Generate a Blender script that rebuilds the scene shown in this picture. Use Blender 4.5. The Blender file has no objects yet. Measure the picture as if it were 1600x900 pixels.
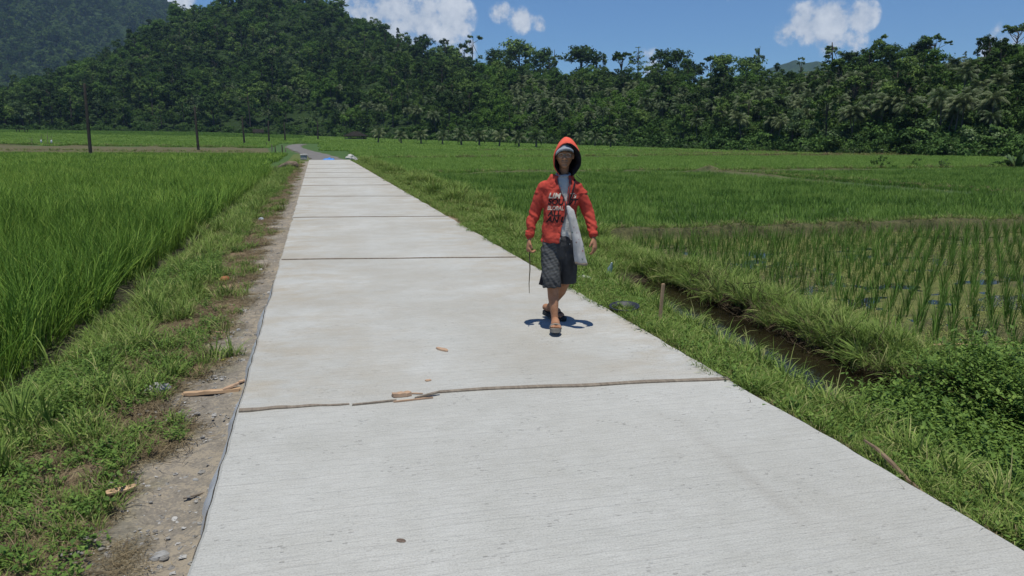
import bpy, bmesh, math, random
import numpy as np
from mathutils import Vector, Matrix, noise
from mathutils.bvhtree import BVHTree

R = math.radians
rng = np.random.default_rng(7)
random.seed(7)
scene = bpy.context.scene
COL = scene.collection

# ------------------------------------------------------------ camera, sky, sun
F, CAMH = 1200.0, 1.55
PITCH = math.atan(232 / 1200)
YAW = math.atan(308 / 1222.2)            # the road runs along +Y, the camera looks to its right
cam = bpy.data.cameras.new('camera')
cam.lens = 27.0
cam.sensor_width = 36.0
cam.clip_start = 0.05
cam.clip_end = 9000
camo = bpy.data.objects.new('camera', cam)
COL.objects.link(camo)
camo.location = (0, 0, CAMH)
camo.rotation_euler = (R(90) - PITCH, 0, -YAW)
scene.camera = camo

SUN_EL, SUN_AZ = R(79), R(192)           # azimuth clockwise from +Y (behind the photographer, slightly left)
sd = Vector((math.sin(SUN_AZ) * math.cos(SUN_EL), math.cos(SUN_AZ) * math.cos(SUN_EL), math.sin(SUN_EL)))
sun = bpy.data.lights.new('sun', 'SUN')
sun.energy = 3.85
sun.angle = R(0.5)
sun.color = (1.0, 0.96, 0.85)
suno = bpy.data.objects.new('sun', sun)
COL.objects.link(suno)
suno.rotation_euler = sd.to_track_quat('Z', 'Y').to_euler()
suno.location = (0, 0, 50)

scene.view_settings.view_transform = 'Standard'
scene.view_settings.look = 'None'
scene.view_settings.exposure = 0.26
scene.view_settings.gamma = 1
scene.view_settings.use_curve_mapping = False
scene.cycles.use_denoising = True
scene.cycles.max_bounces = 6
scene.cycles.diffuse_bounces = 3
scene.cycles.glossy_bounces = 2
scene.cycles.transmission_bounces = 4
scene.cycles.volume_bounces = 0
scene.cycles.transparent_max_bounces = 8


def direction(px, py):
    x = (px - 800) / F
    u = -(py - 450) / F
    fw = math.cos(PITCH) + u * math.sin(PITCH)
    up = -math.sin(PITCH) + u * math.cos(PITCH)
    c, s = math.cos(YAW), math.sin(YAW)
    return Vector((x * c + fw * s, -x * s + fw * c, up))


def P(px, py, z=0.0):
    d = direction(px, py)
    t = (z - CAMH) / d.z
    return Vector((d.x * t, d.y * t, z))


world = bpy.data.worlds.new('World')
scene.world = world
world.use_nodes = True
wn, wl = world.node_tree.nodes, world.node_tree.links
wn.clear()
wout = wn.new('ShaderNodeOutputWorld')
bg = wn.new('ShaderNodeBackground')
bg.inputs['Strength'].default_value = 0.07
sky = wn.new('ShaderNodeTexSky')
sky.sky_type = 'NISHITA'
sky.sun_disc = False
sky.sun_elevation = SUN_EL
sky.sun_rotation = SUN_AZ
sky.altitude = 300
sky.air_density = 1.0
sky.dust_density = 0.0
sky.ozone_density = 5.0
tc = wn.new('ShaderNodeTexCoord')


def wmath(op, a, b=None, c=None):
    n = wn.new('ShaderNodeMath')
    n.operation = op
    for i, v in enumerate((a, b, c)):
        if v is None:
            continue
        if isinstance(v, (int, float)):
            n.inputs[i].default_value = v
        else:
            wl.new(v, n.inputs[i])
    return n.outputs[0]


def wvec(op, a, b):
    n = wn.new('ShaderNodeVectorMath')
    n.operation = op
    for i, v in enumerate((a, b)):
        if isinstance(v, (tuple, Vector)):
            n.inputs[i].default_value = v
        else:
            wl.new(v, n.inputs[i])
    return n


def wnoise(scale, detail, rough, vec):
    n = wn.new('ShaderNodeTexNoise')
    n.inputs['Scale'].default_value = scale
    n.inputs['Detail'].default_value = detail
    n.inputs['Roughness'].default_value = rough
    wl.new(vec, n.inputs['Vector'])
    return n.outputs['Fac']


gen = tc.outputs['Generated']
# cumulus: lumps at given sky directions, their outline broken by noise
lumps = [(560, 5, 55, 1), (600, 22, 60, 1), (655, 30, 62, 1), (705, 28, 42, 1), (700, 66, 34, .8), (590, 60, 40, .9),
         (660, 68, 40, .85), (575, 72, 46, .9), (640, 86, 42, .85), (718, 82, 30, .7), (782, 18, 20, .7), (812, 32, 24, .75), (846, 37, 17, .65), (268, -4, 34, .9), (283, 22, 22, .8),
         (1262, 34, 38, 1), (1300, 28, 36, 1), (1345, 24, 28, .95), (1232, 47, 24, .8), (1290, 52, 34, .8), (1330, 66, 26, .55),
         (1583, 60, 30, .6), (1015, 98, 26, .55), (1560, 74, 24, .5), (1145, -60, 60, .8), (900, -120, 90, .9), (300, -140, 110, .8),
         (-250, -160, 140, .9), (1900, 20, 90, .9), (1750, -120, 110, .8), (-500, 60, 120, .9), (2300, 60, 120, .9)]
total = None
for (px, py, rad, amp) in lumps:
    d = direction(px, py).normalized()
    dist = wvec('DISTANCE', gen, tuple(d)).outputs['Value']
    v = wmath('DIVIDE', dist, rad / F * 0.97)
    v = wmath('MULTIPLY', v, v)
    v = wmath('MULTIPLY', wmath('SUBTRACT', 1.0, v), amp)
    v = wmath('MAXIMUM', v, 0.0)
    total = v if total is None else wmath('MAXIMUM', total, v)
nz = wnoise(22, 8, 0.55, gen)
nz2 = wnoise(90, 5, 0.6, gen)
mask = wmath('ADD', total, wmath('MULTIPLY', wmath('SUBTRACT', nz, 0.5), 3.6))
mask = wmath('ADD', mask, wmath('MULTIPLY', wmath('SUBTRACT', nz2, 0.5), 1.7))
mr = wn.new('ShaderNodeMapRange')
mr.interpolation_type = 'SMOOTHSTEP'
wl.new(mask, mr.inputs['Value'])
mr.inputs['From Min'].default_value = 0.0
mr.inputs['From Max'].default_value = 0.95
inside = wmath('GREATER_THAN', total, 0.0)
cm = wmath('MULTIPLY', wmath('MULTIPLY', mr.outputs['Result'], wmath('MINIMUM', wmath('MULTIPLY', total, 5.0), 1.0)), 0.93)
crp = wn.new('ShaderNodeValToRGB')
crp.color_ramp.elements[0].position = 0.3
crp.color_ramp.elements[0].color = (4.6, 5.4, 6.6, 1)
crp.color_ramp.elements[1].position = 0.7
crp.color_ramp.elements[1].color = (8.8, 9.2, 9.8, 1)
wl.new(wmath('ADD', nz, wmath('MULTIPLY', wmath('SUBTRACT', nz2, .5), .6)), crp.inputs['Fac'])
mixc = wn.new('ShaderNodeMix')
mixc.data_type = 'RGBA'
wl.new(cm, mixc.inputs['Factor'])
tint = wn.new('ShaderNodeMix')
tint.data_type = 'RGBA'
tint.blend_type = 'MULTIPLY'
tint.inputs['Factor'].default_value = 1
wl.new(sky.outputs['Color'], tint.inputs['A'])
tint.inputs['B'].default_value = (.62, .86, 1.12, 1)
wl.new(tint.outputs['Result'], mixc.inputs['A'])
wl.new(crp.outputs['Color'], mixc.inputs['B'])
wl.new(mixc.outputs['Result'], bg.inputs['Color'])
wl.new(bg.outputs[0], wout.inputs['Surface'])


# ------------------------------------------------------------------- materials
class NT:
    def __init__(self, name):
        self.m = bpy.data.materials.new(name)
        self.m.use_nodes = True
        self.n = self.m.node_tree.nodes
        self.l = self.m.node_tree.links
        self.b = self.n['Principled BSDF']
        self.out = self.n['Material Output']

    def node(self, t, **kw):
        n = self.n.new(t)
        for k, v in kw.items():
            setattr(n, k, v)
        return n

    def math(self, op, a, b=None, c=None):
        n = self.node('ShaderNodeMath', operation=op)
        for i, v in enumerate((a, b, c)):
            if v is None:
                continue
            if isinstance(v, (int, float)):
                n.inputs[i].default_value = v
            else:
                self.l.new(v, n.inputs[i])
        return n.outputs[0]

    def coords(self, kind='Object', scale=(1, 1, 1), rot=(0, 0, 0)):
        t = self.node('ShaderNodeTexCoord')
        m = self.node('ShaderNodeMapping')
        self.l.new(t.outputs[kind], m.inputs['Vector'])
        m.inputs['Scale'].default_value = scale
        m.inputs['Rotation'].default_value = rot
        return m.outputs[0]

    def noise(self, vec, scale, detail=4, rough=0.55):
        n = self.node('ShaderNodeTexNoise')
        n.inputs['Scale'].default_value = scale
        n.inputs['Detail'].default_value = detail
        n.inputs['Roughness'].default_value = rough
        self.l.new(vec, n.inputs['Vector'])
        return n.outputs['Fac']

    def ramp(self, fac, stops):
        r = self.node('ShaderNodeValToRGB')
        cr = r.color_ramp
        while len(cr.elements) < len(stops):
            cr.elements.new(0.5)
        for e, (p, c) in zip(cr.elements, stops):
            e.position = p
            e.color = (*c, 1) if len(c) == 3 else c
        self.l.new(fac, r.inputs['Fac'])
        return r.outputs['Color']

    def mix(self, fac, a, b, blend='MIX'):
        n = self.node('ShaderNodeMix', data_type='RGBA', blend_type=blend)
        for k, v in (('Factor', fac), ('A', a), ('B', b)):
            if isinstance(v, (int, float)):
                n.inputs[k].default_value = v
            elif isinstance(v, tuple):
                n.inputs[k].default_value = (*v, 1)
            else:
                self.l.new(v, n.inputs[k])
        return n.outputs['Result']

    def color(self, c):
        if isinstance(c, tuple):
            self.b.inputs['Base Color'].default_value = (*c, 1)
        else:
            self.l.new(c, self.b.inputs['Base Color'])

    def bump(self, h, strength=0.5, dist=0.01):
        n = self.node('ShaderNodeBump')
        n.inputs['Strength'].default_value = strength
        n.inputs['Distance'].default_value = dist
        self.l.new(h, n.inputs['Height'])
        self.l.new(n.outputs[0], self.b.inputs['Normal'])

    def set(self, **kw):
        for k, v in kw.items():
            self.b.inputs[k.replace('_', ' ')].default_value = v
        return self


def simple(name, c1, c2=None, scale=8, rough=0.85, spec=0.3, bump=0.0, bscale=None, bdist=0.01, stretch=(1, 1, 1), detail=5):
    t = NT(name)
    v = t.coords('Object', stretch)
    if c2 is None:
        c2 = tuple(min(1, x * 1.35) for x in c1)
    f = t.noise(v, scale, detail, 0.6)
    t.color(t.ramp(f, [(0.3, c1), (0.7, c2)]))
    t.set(Roughness=rough)
    t.b.inputs['Specular IOR Level'].default_value = spec
    if bump:
        t.bump(t.noise(v, bscale or scale * 3, 5, 0.6), bump, bdist)
    return t.m


def foliage(name, cols, inst=0.5, rough=0.5, spec=0.35, trans=0.25, hue=0.0):
    """leaf material: colour varies from leaf to leaf and from plant to plant"""
    t = NT(name)
    g = t.node('ShaderNodeNewGeometry')
    oi = t.node('ShaderNodeObjectInfo')
    leaf = g.outputs['Random Per Island']
    k = t.math('ADD', t.math('MULTIPLY', leaf, 1 - inst), t.math('MULTIPLY', oi.outputs['Random'], inst))
    n = len(cols)
    c = t.ramp(k, [(0.08 + 0.84 * i / (n - 1), cc) for i, cc in enumerate(cols)])
    t.color(c)
    t.set(Roughness=rough)
    t.b.inputs['Specular IOR Level'].default_value = spec
    if trans:
        tr = t.node('ShaderNodeBsdfTranslucent')
        t.l.new(c, tr.inputs['Color'])
        ms = t.node('ShaderNodeMixShader')
        ms.inputs[0].default_value = trans
        t.l.new(t.b.outputs[0], ms.inputs[1])
        t.l.new(tr.outputs[0], ms.inputs[2])
        t.l.new(ms.outputs[0], t.out.inputs['Surface'])
    return t.m


M = {}
M['rice'] = foliage('rice_leaf', [(0.034, 0.080, 0.013), (0.078, 0.162, 0.022), (0.155, 0.275, 0.038), (0.29, 0.39, 0.08)], 0.3, 0.6, 0.12, 0.2)
M['rice_dark'] = foliage('rice_seedling_leaf', [(0.045, 0.10, 0.018), (0.095, 0.185, 0.032), (0.17, 0.28, 0.055)], 0.4, 0.6, 0.12, 0.2)
M['rice_light'] = foliage('light_rice_leaf', [(0.10, 0.20, 0.035), (0.165, 0.28, 0.05), (0.24, 0.35, 0.08)], 0.4, 0.6, 0.2, 0.3)
M['grass'] = foliage('grass_blade', [(0.075, 0.135, 0.028), (0.13, 0.205, 0.042), (0.20, 0.285, 0.062), (0.36, 0.35, 0.15)], 0.4, 0.6, 0.12, 0.2)
M['weed'] = foliage('weed_leaf', [(0.06, 0.12, 0.022), (0.115, 0.20, 0.036), (0.20, 0.30, 0.06)], 0.35, 0.6, 0.2, 0.25)
M['straw'] = foliage('dry_grass', [(0.10, 0.075, 0.045), (0.18, 0.14, 0.08), (0.28, 0.225, 0.135)], 0.4, 0.8, 0.15, 0.15)
M['tree_leaf'] = foliage('tree_leaf', [(0.020, 0.042, 0.011), (0.040, 0.078, 0.018), (0.072, 0.13, 0.028), (0.15, 0.225, 0.055)], 0.76, 0.7, 0.1, 0.15)
M['tree_bright'] = foliage('bright_tree_leaf', [(0.045, 0.095, 0.018), (0.08, 0.155, 0.027), (0.13, 0.225, 0.045)], 0.6, 0.7, 0.1, 0.2)
M['tree_pale'] = foliage('pale_tree_leaf', [(0.05, 0.085, 0.03), (0.085, 0.14, 0.045), (0.12, 0.18, 0.06)], 0.5, 0.55, 0.25, 0.15)
M['bush_leaf'] = foliage('bush_leaf', [(0.035, 0.075, 0.018), (0.06, 0.12, 0.026), (0.10, 0.18, 0.04)], 0.7, 0.7, 0.15, 0.2)
M['palm_leaf'] = foliage('palm_leaf', [(0.035, 0.065, 0.02), (0.07, 0.105, 0.035), (0.15, 0.18, 0.075)], 0.45, 0.55, 0.3, 0.15)
M['bark'] = simple('bark', (0.05, 0.04, 0.03), (0.13, 0.105, 0.08), 4, 0.9, 0.2, 0.5, 14, 0.02, (1, 1, .3))
M['palm_bark'] = simple('palm_bark', (0.09, 0.08, 0.065), (0.17, 0.15, 0.12), 3, 0.9, 0.2, 0.4, 10, 0.02, (1, 1, 4))
M['gravel'] = foliage('gravel_stone', [(0.19, 0.18, 0.165), (0.28, 0.27, 0.25), (0.40, 0.39, 0.37)], 0.2, 0.9, 0.2, 0)


# ------------------------------------------------------------------ mesh tools
def mesh(name, verts, faces, mats=(), smooth=False, matidx=None):
    me = bpy.data.meshes.new(name)
    me.from_pydata([tuple(v) for v in verts], [], [tuple(f) for f in faces])
    for m in mats:
        me.materials.append(m)
    if matidx is not None:
        me.polygons.foreach_set('material_index', np.asarray(matidx, dtype=np.int32))
    if smooth:
        me.polygons.foreach_set('use_smooth', np.ones(len(me.polygons), dtype=bool))
    me.update()
    return me


def quads(name, V, Q, mats=(), smooth=False, matidx=None):
    """fast mesh from numpy: V (n,3), Q (m,3 or 4)"""
    me = bpy.data.meshes.new(name)
    V = np.asarray(V, dtype=np.float32)
    Q = np.asarray(Q, dtype=np.int32)
    k = Q.shape[1]
    me.vertices.add(len(V))
    me.vertices.foreach_set('co', V.ravel())
    me.loops.add(Q.size)
    me.loops.foreach_set('vertex_index', Q.ravel())
    me.polygons.add(len(Q))
    me.polygons.foreach_set('loop_start', np.arange(0, Q.size, k, dtype=np.int32))
    me.polygons.foreach_set('loop_total', np.full(len(Q), k, dtype=np.int32))
    for m in mats:
        me.materials.append(m)
    if matidx is not None:
        me.polygons.foreach_set('material_index', np.asarray(matidx, dtype=np.int32))
    me.polygons.foreach_set('use_smooth', np.full(len(Q), smooth, dtype=bool))
    me.update(calc_edges=True)
    me.validate()
    return me


def tag(o, label=None, cat=None, group=None, kind=None):
    if label:
        o['label'] = label
    if cat:
        o['category'] = cat
    if group:
        o['group'] = group
    if kind:
        o['kind'] = kind
    return o


def obj(name, me, parent=None, loc=(0, 0, 0), rot=(0, 0, 0), scale=(1, 1, 1)):
    o = bpy.data.objects.new(name, me)
    COL.objects.link(o)
    o.location = loc
    o.rotation_euler = rot
    o.scale = scale
    if parent is not None:
        o.parent = parent
    return o


def copy_tree(o, parent=None):
    c = o.copy()
    COL.objects.link(c)
    c.parent = parent
    for ch in o.children:
        copy_tree(ch, c)
    return c


def structure(name, me, **kw):
    return tag(obj(name, me, **kw), kind='structure')


class MB:
    """collects shapes for one mesh"""
    def __init__(self):
        self.v, self.f, self.mi = [], [], []

    def add(self, vs, fs, mi=0):
        b = len(self.v)
        self.v += [tuple(v) for v in vs]
        self.f += [tuple(i + b for i in f) for f in fs]
        self.mi += [mi] * len(fs)

    def box(self, c, s, rot=None, mi=0, jitter=0):
        vs = []
        for z in (-1, 1):
            for x, y in ((-1, -1), (1, -1), (1, 1), (-1, 1)):
                v = Vector((x * s[0] / 2, y * s[1] / 2, z * s[2] / 2))
                if jitter:
                    v += Vector([random.uniform(-jitter, jitter) for _ in range(3)])
                if rot is not None:
                    v = rot @ v
                vs.append(v + Vector(c))
        self.add(vs, [(3, 2, 1, 0), (4, 5, 6, 7), (0, 1, 5, 4), (1, 2, 6, 5), (2, 3, 7, 6), (3, 0, 4, 7)], mi)

    def tube(self, pts, rad, n=10, mi=0, cap=True, flat=None):
        """tapered tube with rounded ends; flat=(axis vector, factor) squashes it"""
        pts = [Vector(p) for p in pts]
        rad = list(rad) if hasattr(rad, '__len__') else [rad] * len(pts)
        if cap:
            a = (pts[0] - pts[1]).normalized()
            b = (pts[-1] - pts[-2]).normalized()
            r0, r1 = rad[0], rad[-1]
            pts = [pts[0] + a * r0 * .8, pts[0] + a * r0 * .5] + pts + [pts[-1] + b * r1 * .5, pts[-1] + b * r1 * .8]
            rad = [r0 * .35, r0 * .82] + rad + [r1 * .82, r1 * .35]
        rings, u = [], None
        for i, p in enumerate(pts):
            d = (pts[min(i + 1, len(pts) - 1)] - pts[max(i - 1, 0)]).normalized()
            if u is None:
                u = d.orthogonal().normalized()
            u = (u - d * u.dot(d)).normalized()
            w = d.cross(u)
            ring = []
            for k in range(n):
                t = 2 * math.pi * k / n
                q = (u * math.cos(t) + w * math.sin(t)) * rad[i]
                if flat:
                    ax, fc = flat
                    q = q - ax * (q.dot(ax) * (1 - fc))
                ring.append(p + q)
            rings.append(ring)
        vs = [v for r in rings for v in r]
        fs = []
        for i in range(len(rings) - 1):
            for k in range(n):
                k2 = (k + 1) % n
                fs.append((i * n + k, i * n + k2, (i + 1) * n + k2, (i + 1) * n + k))
        fs.append(tuple(range(n))[::-1])
        fs.append(tuple((len(rings) - 1) * n + k for k in range(n)))
        self.add(vs, fs, mi)

    def ball(self, c, r, nu=16, nv=10, mi=0, fn=None, rot=None):
        r = r if hasattr(r, '__len__') else (r, r, r)
        vs = []
        for j in range(nv + 1):
            ph = math.pi * j / nv
            for i in range(nu):
                th = 2 * math.pi * i / nu
                v = Vector((math.sin(ph) * math.cos(th), math.sin(ph) * math.sin(th), math.cos(ph)))
                if fn:
                    v = fn(v)
                v = Vector((v.x * r[0], v.y * r[1], v.z * r[2]))
                if rot is not None:
                    v = rot @ v
                vs.append(v + Vector(c))
        fs = []
        for j in range(nv):
            for i in range(nu):
                i2 = (i + 1) % nu
                fs.append((j * nu + i, (j + 1) * nu + i, (j + 1) * nu + i2, j * nu + i2))
        self.add(vs, fs, mi)

    def loft(self, rings, close=True, caps=True, mi=0):
        n = len(rings[0])
        vs = [v for r in rings for v in r]
        fs = []
        m = n if close else n - 1
        for i in range(len(rings) - 1):
            for k in range(m):
                k2 = (k + 1) % n
                fs.append((i * n + k, i * n + k2, (i + 1) * n + k2, (i + 1) * n + k))
        if caps:
            fs.append(tuple(range(n))[::-1])
            fs.append(tuple((len(rings) - 1) * n + k for k in range(n)))
        self.add(vs, fs, mi)

    def mesh(self, name, mats, smooth=False, bevel=0):
        me = mesh(name, self.v, self.f, mats if isinstance(mats, (list, tuple)) else [mats], smooth, self.mi)
        bm = bmesh.new()
        bm.from_mesh(me)
        bmesh.ops.remove_doubles(bm, verts=bm.verts, dist=1e-5)
        bmesh.ops.recalc_face_normals(bm, faces=bm.faces)
        if bevel:
            bmesh.ops.bevel(bm, geom=[e for e in bm.edges], offset=bevel, segments=1, affect='EDGES')
        bm.to_mesh(me)
        bm.free()
        return me

    def obj(self, name, mats, parent=None, smooth=False, bevel=0, **kw):
        return obj(name, self.mesh(name, mats, smooth, bevel), parent, **kw)


def remeshed(name, mb, mats, voxel, smooth_iter=3):
    """union of the collected shapes as one continuous skin"""
    tmp = bpy.data.objects.new('tmp', mb.mesh('tmp', mats, True))
    COL.objects.link(tmp)
    m = tmp.modifiers.new('r', 'REMESH')
    m.mode = 'VOXEL'
    m.voxel_size = voxel
    m.use_smooth_shade = True
    s = tmp.modifiers.new('s', 'SMOOTH')
    s.factor = 0.5
    s.iterations = smooth_iter
    dg = bpy.context.evaluated_depsgraph_get()
    me = bpy.data.meshes.new_from_object(tmp.evaluated_get(dg))
    me.name = name
    bpy.data.objects.remove(tmp)
    me.materials.clear()
    for k in (mats if isinstance(mats, (list, tuple)) else [mats]):
        me.materials.append(k)
    me.polygons.foreach_set('use_smooth', np.ones(len(me.polygons), dtype=bool))
    me.polygons.foreach_set('material_index', np.zeros(len(me.polygons), dtype=np.int32))
    return me


def displace(me, fn):
    me.update()
    ns = [v.normal.copy() for v in me.vertices]
    for v, n in zip(me.vertices, ns):
        v.co += n * fn(v.co)
    me.update()


# ------------------------------------------------------ scattering (for stuff)
def scatter(name, protos, pts, rotz, scl, idx=None, tilt=None, zs=None):
    n = len(pts)
    me = bpy.data.meshes.new(name)
    me.vertices.add(n)
    me.vertices.foreach_set('co', np.asarray(pts, dtype=np.float32).ravel())
    a = me.attributes.new('rot', 'FLOAT_VECTOR', 'POINT')
    r = np.zeros((n, 3), dtype=np.float32)
    if tilt is not None:
        r[:, :2] = tilt
    r[:, 2] = rotz
    a.data.foreach_set('vector', r.ravel())
    a = me.attributes.new('scl', 'FLOAT_VECTOR', 'POINT')
    s = np.repeat(np.asarray(scl, dtype=np.float32)[:, None], 3, 1)
    if zs is not None:
        s[:, 2] *= zs
    a.data.foreach_set('vector', s.ravel())
    a = me.attributes.new('pidx', 'INT', 'POINT')
    if idx is None:
        idx = rng.integers(0, len(protos), n)
    a.data.foreach_set('value', np.asarray(idx, dtype=np.int32))
    o = obj(name, me)
    c = bpy.data.collections.new(name + '_sources')
    for k, pm in enumerate(protos):
        c.objects.link(bpy.data.objects.new('%s_source_%02d' % (name, k), pm))
    ng = bpy.data.node_groups.new(name + '_scatter', 'GeometryNodeTree')
    ng.interface.new_socket('Geometry', in_out='INPUT', socket_type='NodeSocketGeometry')
    ng.interface.new_socket('Geometry', in_out='OUTPUT', socket_type='NodeSocketGeometry')
    N, L = ng.nodes, ng.links
    gi, go = N.new('NodeGroupInput'), N.new('NodeGroupOutput')
    ci = N.new('GeometryNodeCollectionInfo')
    ci.inputs['Collection'].default_value = c
    ci.inputs['Separate Children'].default_value = True
    ci.inputs['Reset Children'].default_value = True
    ip = N.new('GeometryNodeInstanceOnPoints')
    ip.inputs['Pick Instance'].default_value = True

    def at(nm, ty):
        q = N.new('GeometryNodeInputNamedAttribute')
        q.data_type = ty
        q.inputs['Name'].default_value = nm
        return q.outputs['Attribute']
    L.new(gi.outputs[0], ip.inputs['Points'])
    L.new(ci.outputs[0], ip.inputs['Instance'])
    L.new(at('pidx', 'INT'), ip.inputs['Instance Index'])
    L.new(at('rot', 'FLOAT_VECTOR'), ip.inputs['Rotation'])
    L.new(at('scl', 'FLOAT_VECTOR'), ip.inputs['Scale'])
    L.new(ip.outputs[0], go.inputs[0])
    md = o.modifiers.new('scatter', 'NODES')
    md.node_group = ng
    return tag(o, kind='stuff')


# ---------------------------------------------------------- plant source meshes
def blades(n, rad, h, w, lean=0.35, curl=0.5, seg=4, seed=0, droop=0.0):
    """n curved grass blades around the origin"""
    g = np.random.default_rng(seed)
    V, Q = [], []
    for i in range(n):
        a = g.uniform(0, 2 * math.pi)
        r = rad * math.sqrt(g.uniform(0, 1))
        b = np.array([r * math.cos(a), r * math.sin(a), 0])
        az = a + g.normal(0, 0.7)
        hh = h * g.uniform(0.6, 1.1)
        ww = w * g.uniform(0.7, 1.2)
        ln = lean * g.uniform(0.2, 1.3)
        cu = curl * g.uniform(0.3, 1.4)
        d = np.array([math.cos(az), math.sin(az), 0])
        sa = az + math.pi / 2 + g.normal(0, 0.5)
        s = np.array([math.cos(sa), math.sin(sa), 0])
        base = len(V)
        p = b.copy()
        for k in range(seg + 1):
            t = k / seg
            ang = ln + cu * t * t * 1.6 + droop * t
            if k:
                p = p + (d * math.sin(ang) + np.array([0, 0, math.cos(ang)])) * hh / seg
            wid = ww * (1 - t) ** 0.7 * (0.6 + 0.8 * min(1, t * 3)) / 2
            if k == seg:
                wid = ww * 0.04
            V.append(p - s * wid)
            V.append(p + s * wid)
        for k in range(seg):
            o = base + 2 * k
            Q.append((o, o + 1, o + 3, o + 2))
    return np.array(V), np.array(Q)


def blade_mesh(name, mat, **kw):
    V, Q = blades(**kw)
    return quads(name, V, Q, [mat])


def patch_mesh(name, mat, size, spacing, jit, seed, **kw):
    """a square patch of planted clumps"""
    g = np.random.default_rng(seed)
    VV, QQ, off = [], [], 0
    k = int(round(size / spacing))
    vars_ = [blades(seed=seed * 10 + j, **kw) for j in range(4)]
    for i in range(k):
        for j in range(k):
            V, Q = vars_[g.integers(0, 4)]
            a = g.uniform(0, 6.28)
            s = g.uniform(.8, 1.15)
            c, sn = math.cos(a), math.sin(a)
            W = np.stack([V[:, 0] * c - V[:, 1] * sn, V[:, 0] * sn + V[:, 1] * c, V[:, 2]], 1) * s
            W[:, 0] += (i + .5) * spacing - size / 2 + g.normal(0, jit)
            W[:, 1] += (j + .5) * spacing - size / 2 + g.normal(0, jit)
            VV.append(W)
            QQ.append(Q + off)
            off += len(W)
    return quads(name, np.concatenate(VV), np.concatenate(QQ), [mat])


def weed_mesh(name, mat, nstem, h, leaf, seed, spread=0.12, vine=False):
    """small broad leaves along short stems"""
    g = np.random.default_rng(seed)
    V, Q = [], []
    for s in range(nstem):
        a = g.uniform(0, 6.28)
        ln = g.uniform(.3, 1.2) if not vine else g.uniform(.9, 1.5)
        p = np.array([g.normal(0, spread * .5), g.normal(0, spread * .5), 0.0])
        d = np.array([math.cos(a) * math.sin(ln), math.sin(a) * math.sin(ln), math.cos(ln)])
        L = h * g.uniform(.6, 1.2)
        nl = int(L / leaf * 1.6) + 3
        for k in range(nl):
            q = p + d * L * (k + 1) / nl
            la = g.uniform(0, 6.28)
            up = g.uniform(-.1, .7)
            ld = np.array([math.cos(la) * math.cos(up), math.sin(la) * math.cos(up), math.sin(up)])
            sd_ = np.cross(ld, [0, 0, 1])
            sd_ /= np.linalg.norm(sd_) + 1e-6
            sz = leaf * g.uniform(.6, 1.25)
            b = len(V)
            V += [q, q + ld * sz * .45 + sd_ * sz * .28 + np.array([0, 0, sz * .06]), q + ld * sz, q + ld * sz * .45 - sd_ * sz * .28 + np.array([0, 0, sz * .06])]
            Q.append((b, b + 1, b + 2, b + 3))
        b = len(V)
        w = np.array([.0018, 0, 0])
        V += [p - w, p + w, p + d * L + w * .4, p + d * L - w * .4]
        Q.append((b, b + 1, b + 2, b + 3))
    return quads(name, np.array(V), np.array(Q), [mat])


def litter_mesh(name, mat, n, rad, ln, w, seed):
    """dry stalks lying about"""
    g = np.random.default_rng(seed)
    V, Q = [], []
    for i in range(n):
        a = g.uniform(0, 6.28)
        p = np.array([g.normal(0, rad * .5), g.normal(0, rad * .5), g.uniform(0.002, .018)])
        L = ln * g.uniform(.3, 1.2)
        b = len(V)
        el = g.normal(0, .15)
        bend = g.normal(0, .5)
        for k in range(4):
            t = k / 3
            aa = a + bend * t
            d = np.array([math.cos(aa) * math.cos(el), math.sin(aa) * math.cos(el), math.sin(el)])
            s = np.array([-math.sin(aa), math.cos(aa), g.normal(0, .3)]) * w * (1 - .6 * t)
            q = p + d * L * t
            q[2] = abs(q[2])
            V += [q - s, q + s]
        for k in range(3):
            o = b + 2 * k
            Q.append((o, o + 1, o + 3, o + 2))
    return quads(name, np.array(V), np.array(Q), [mat])


def stone_mesh(name, mat, n, rad, size, seed):
    g = np.random.default_rng(seed)
    mb = MB()
    for i in range(n):
        c = (g.normal(0, rad * .5), g.normal(0, rad * .5), 0)
        s = size * g.uniform(.25, 1.0) ** 2 * 1.6
        f = [g.uniform(.7, 1.3) for _ in range(3)]
        mb.ball(c, (s * f[0], s * f[1], s * f[2] * .5), 6, 4, fn=lambda v: v * (1 + g.normal(0, .2)))
    return mb.mesh(name, [mat])


def crown_geo(g, lobes, nleaf, leaf, flat=1.0):
    """leaf quads on the shells of several lobes: (x,y,z,r)"""
    Vs = []
    w = np.array([l[3] ** 2 for l in lobes])
    w /= w.sum()
    for (x, y, z, r), ww in zip(lobes, w):
        n = int(nleaf * ww)
        # clumps on the lobe's shell
        nc = max(5, int(n / 28))
        cd = g.normal(size=(nc, 3))
        cd /= np.linalg.norm(cd, axis=1)[:, None]
        cd[:, 2] = np.where(cd[:, 2] < -.4, -cd[:, 2], cd[:, 2])
        cr = g.uniform(.55, 1.08, nc)
        k = g.integers(0, nc, n)
        c = cd[k] * cr[k][:, None] * r + g.normal(size=(n, 3)) * r * .17
        c[:, 2] *= flat
        c += np.array([x, y, z])
        nr = c - np.array([x, y, z - r * .3])
        nr /= np.linalg.norm(nr, axis=1)[:, None] + 1e-6
        nr = nr + g.normal(size=(n, 3)) * .55
        nr /= np.linalg.norm(nr, axis=1)[:, None] + 1e-6
        t = np.cross(nr, g.normal(size=(n, 3)))
        t /= np.linalg.norm(t, axis=1)[:, None] + 1e-6
        b = np.cross(nr, t)
        s = (leaf * g.uniform(.6, 1.4, n))[:, None]
        q = np.stack([c - t * s, c - b * s * .6 + nr * s * .12, c + t * s, c + b * s * .6], 1)
        Vs.append(q.reshape(-1, 3))
    V = np.concatenate(Vs)
    return V, np.arange(len(V)).reshape(-1, 4)


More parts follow.
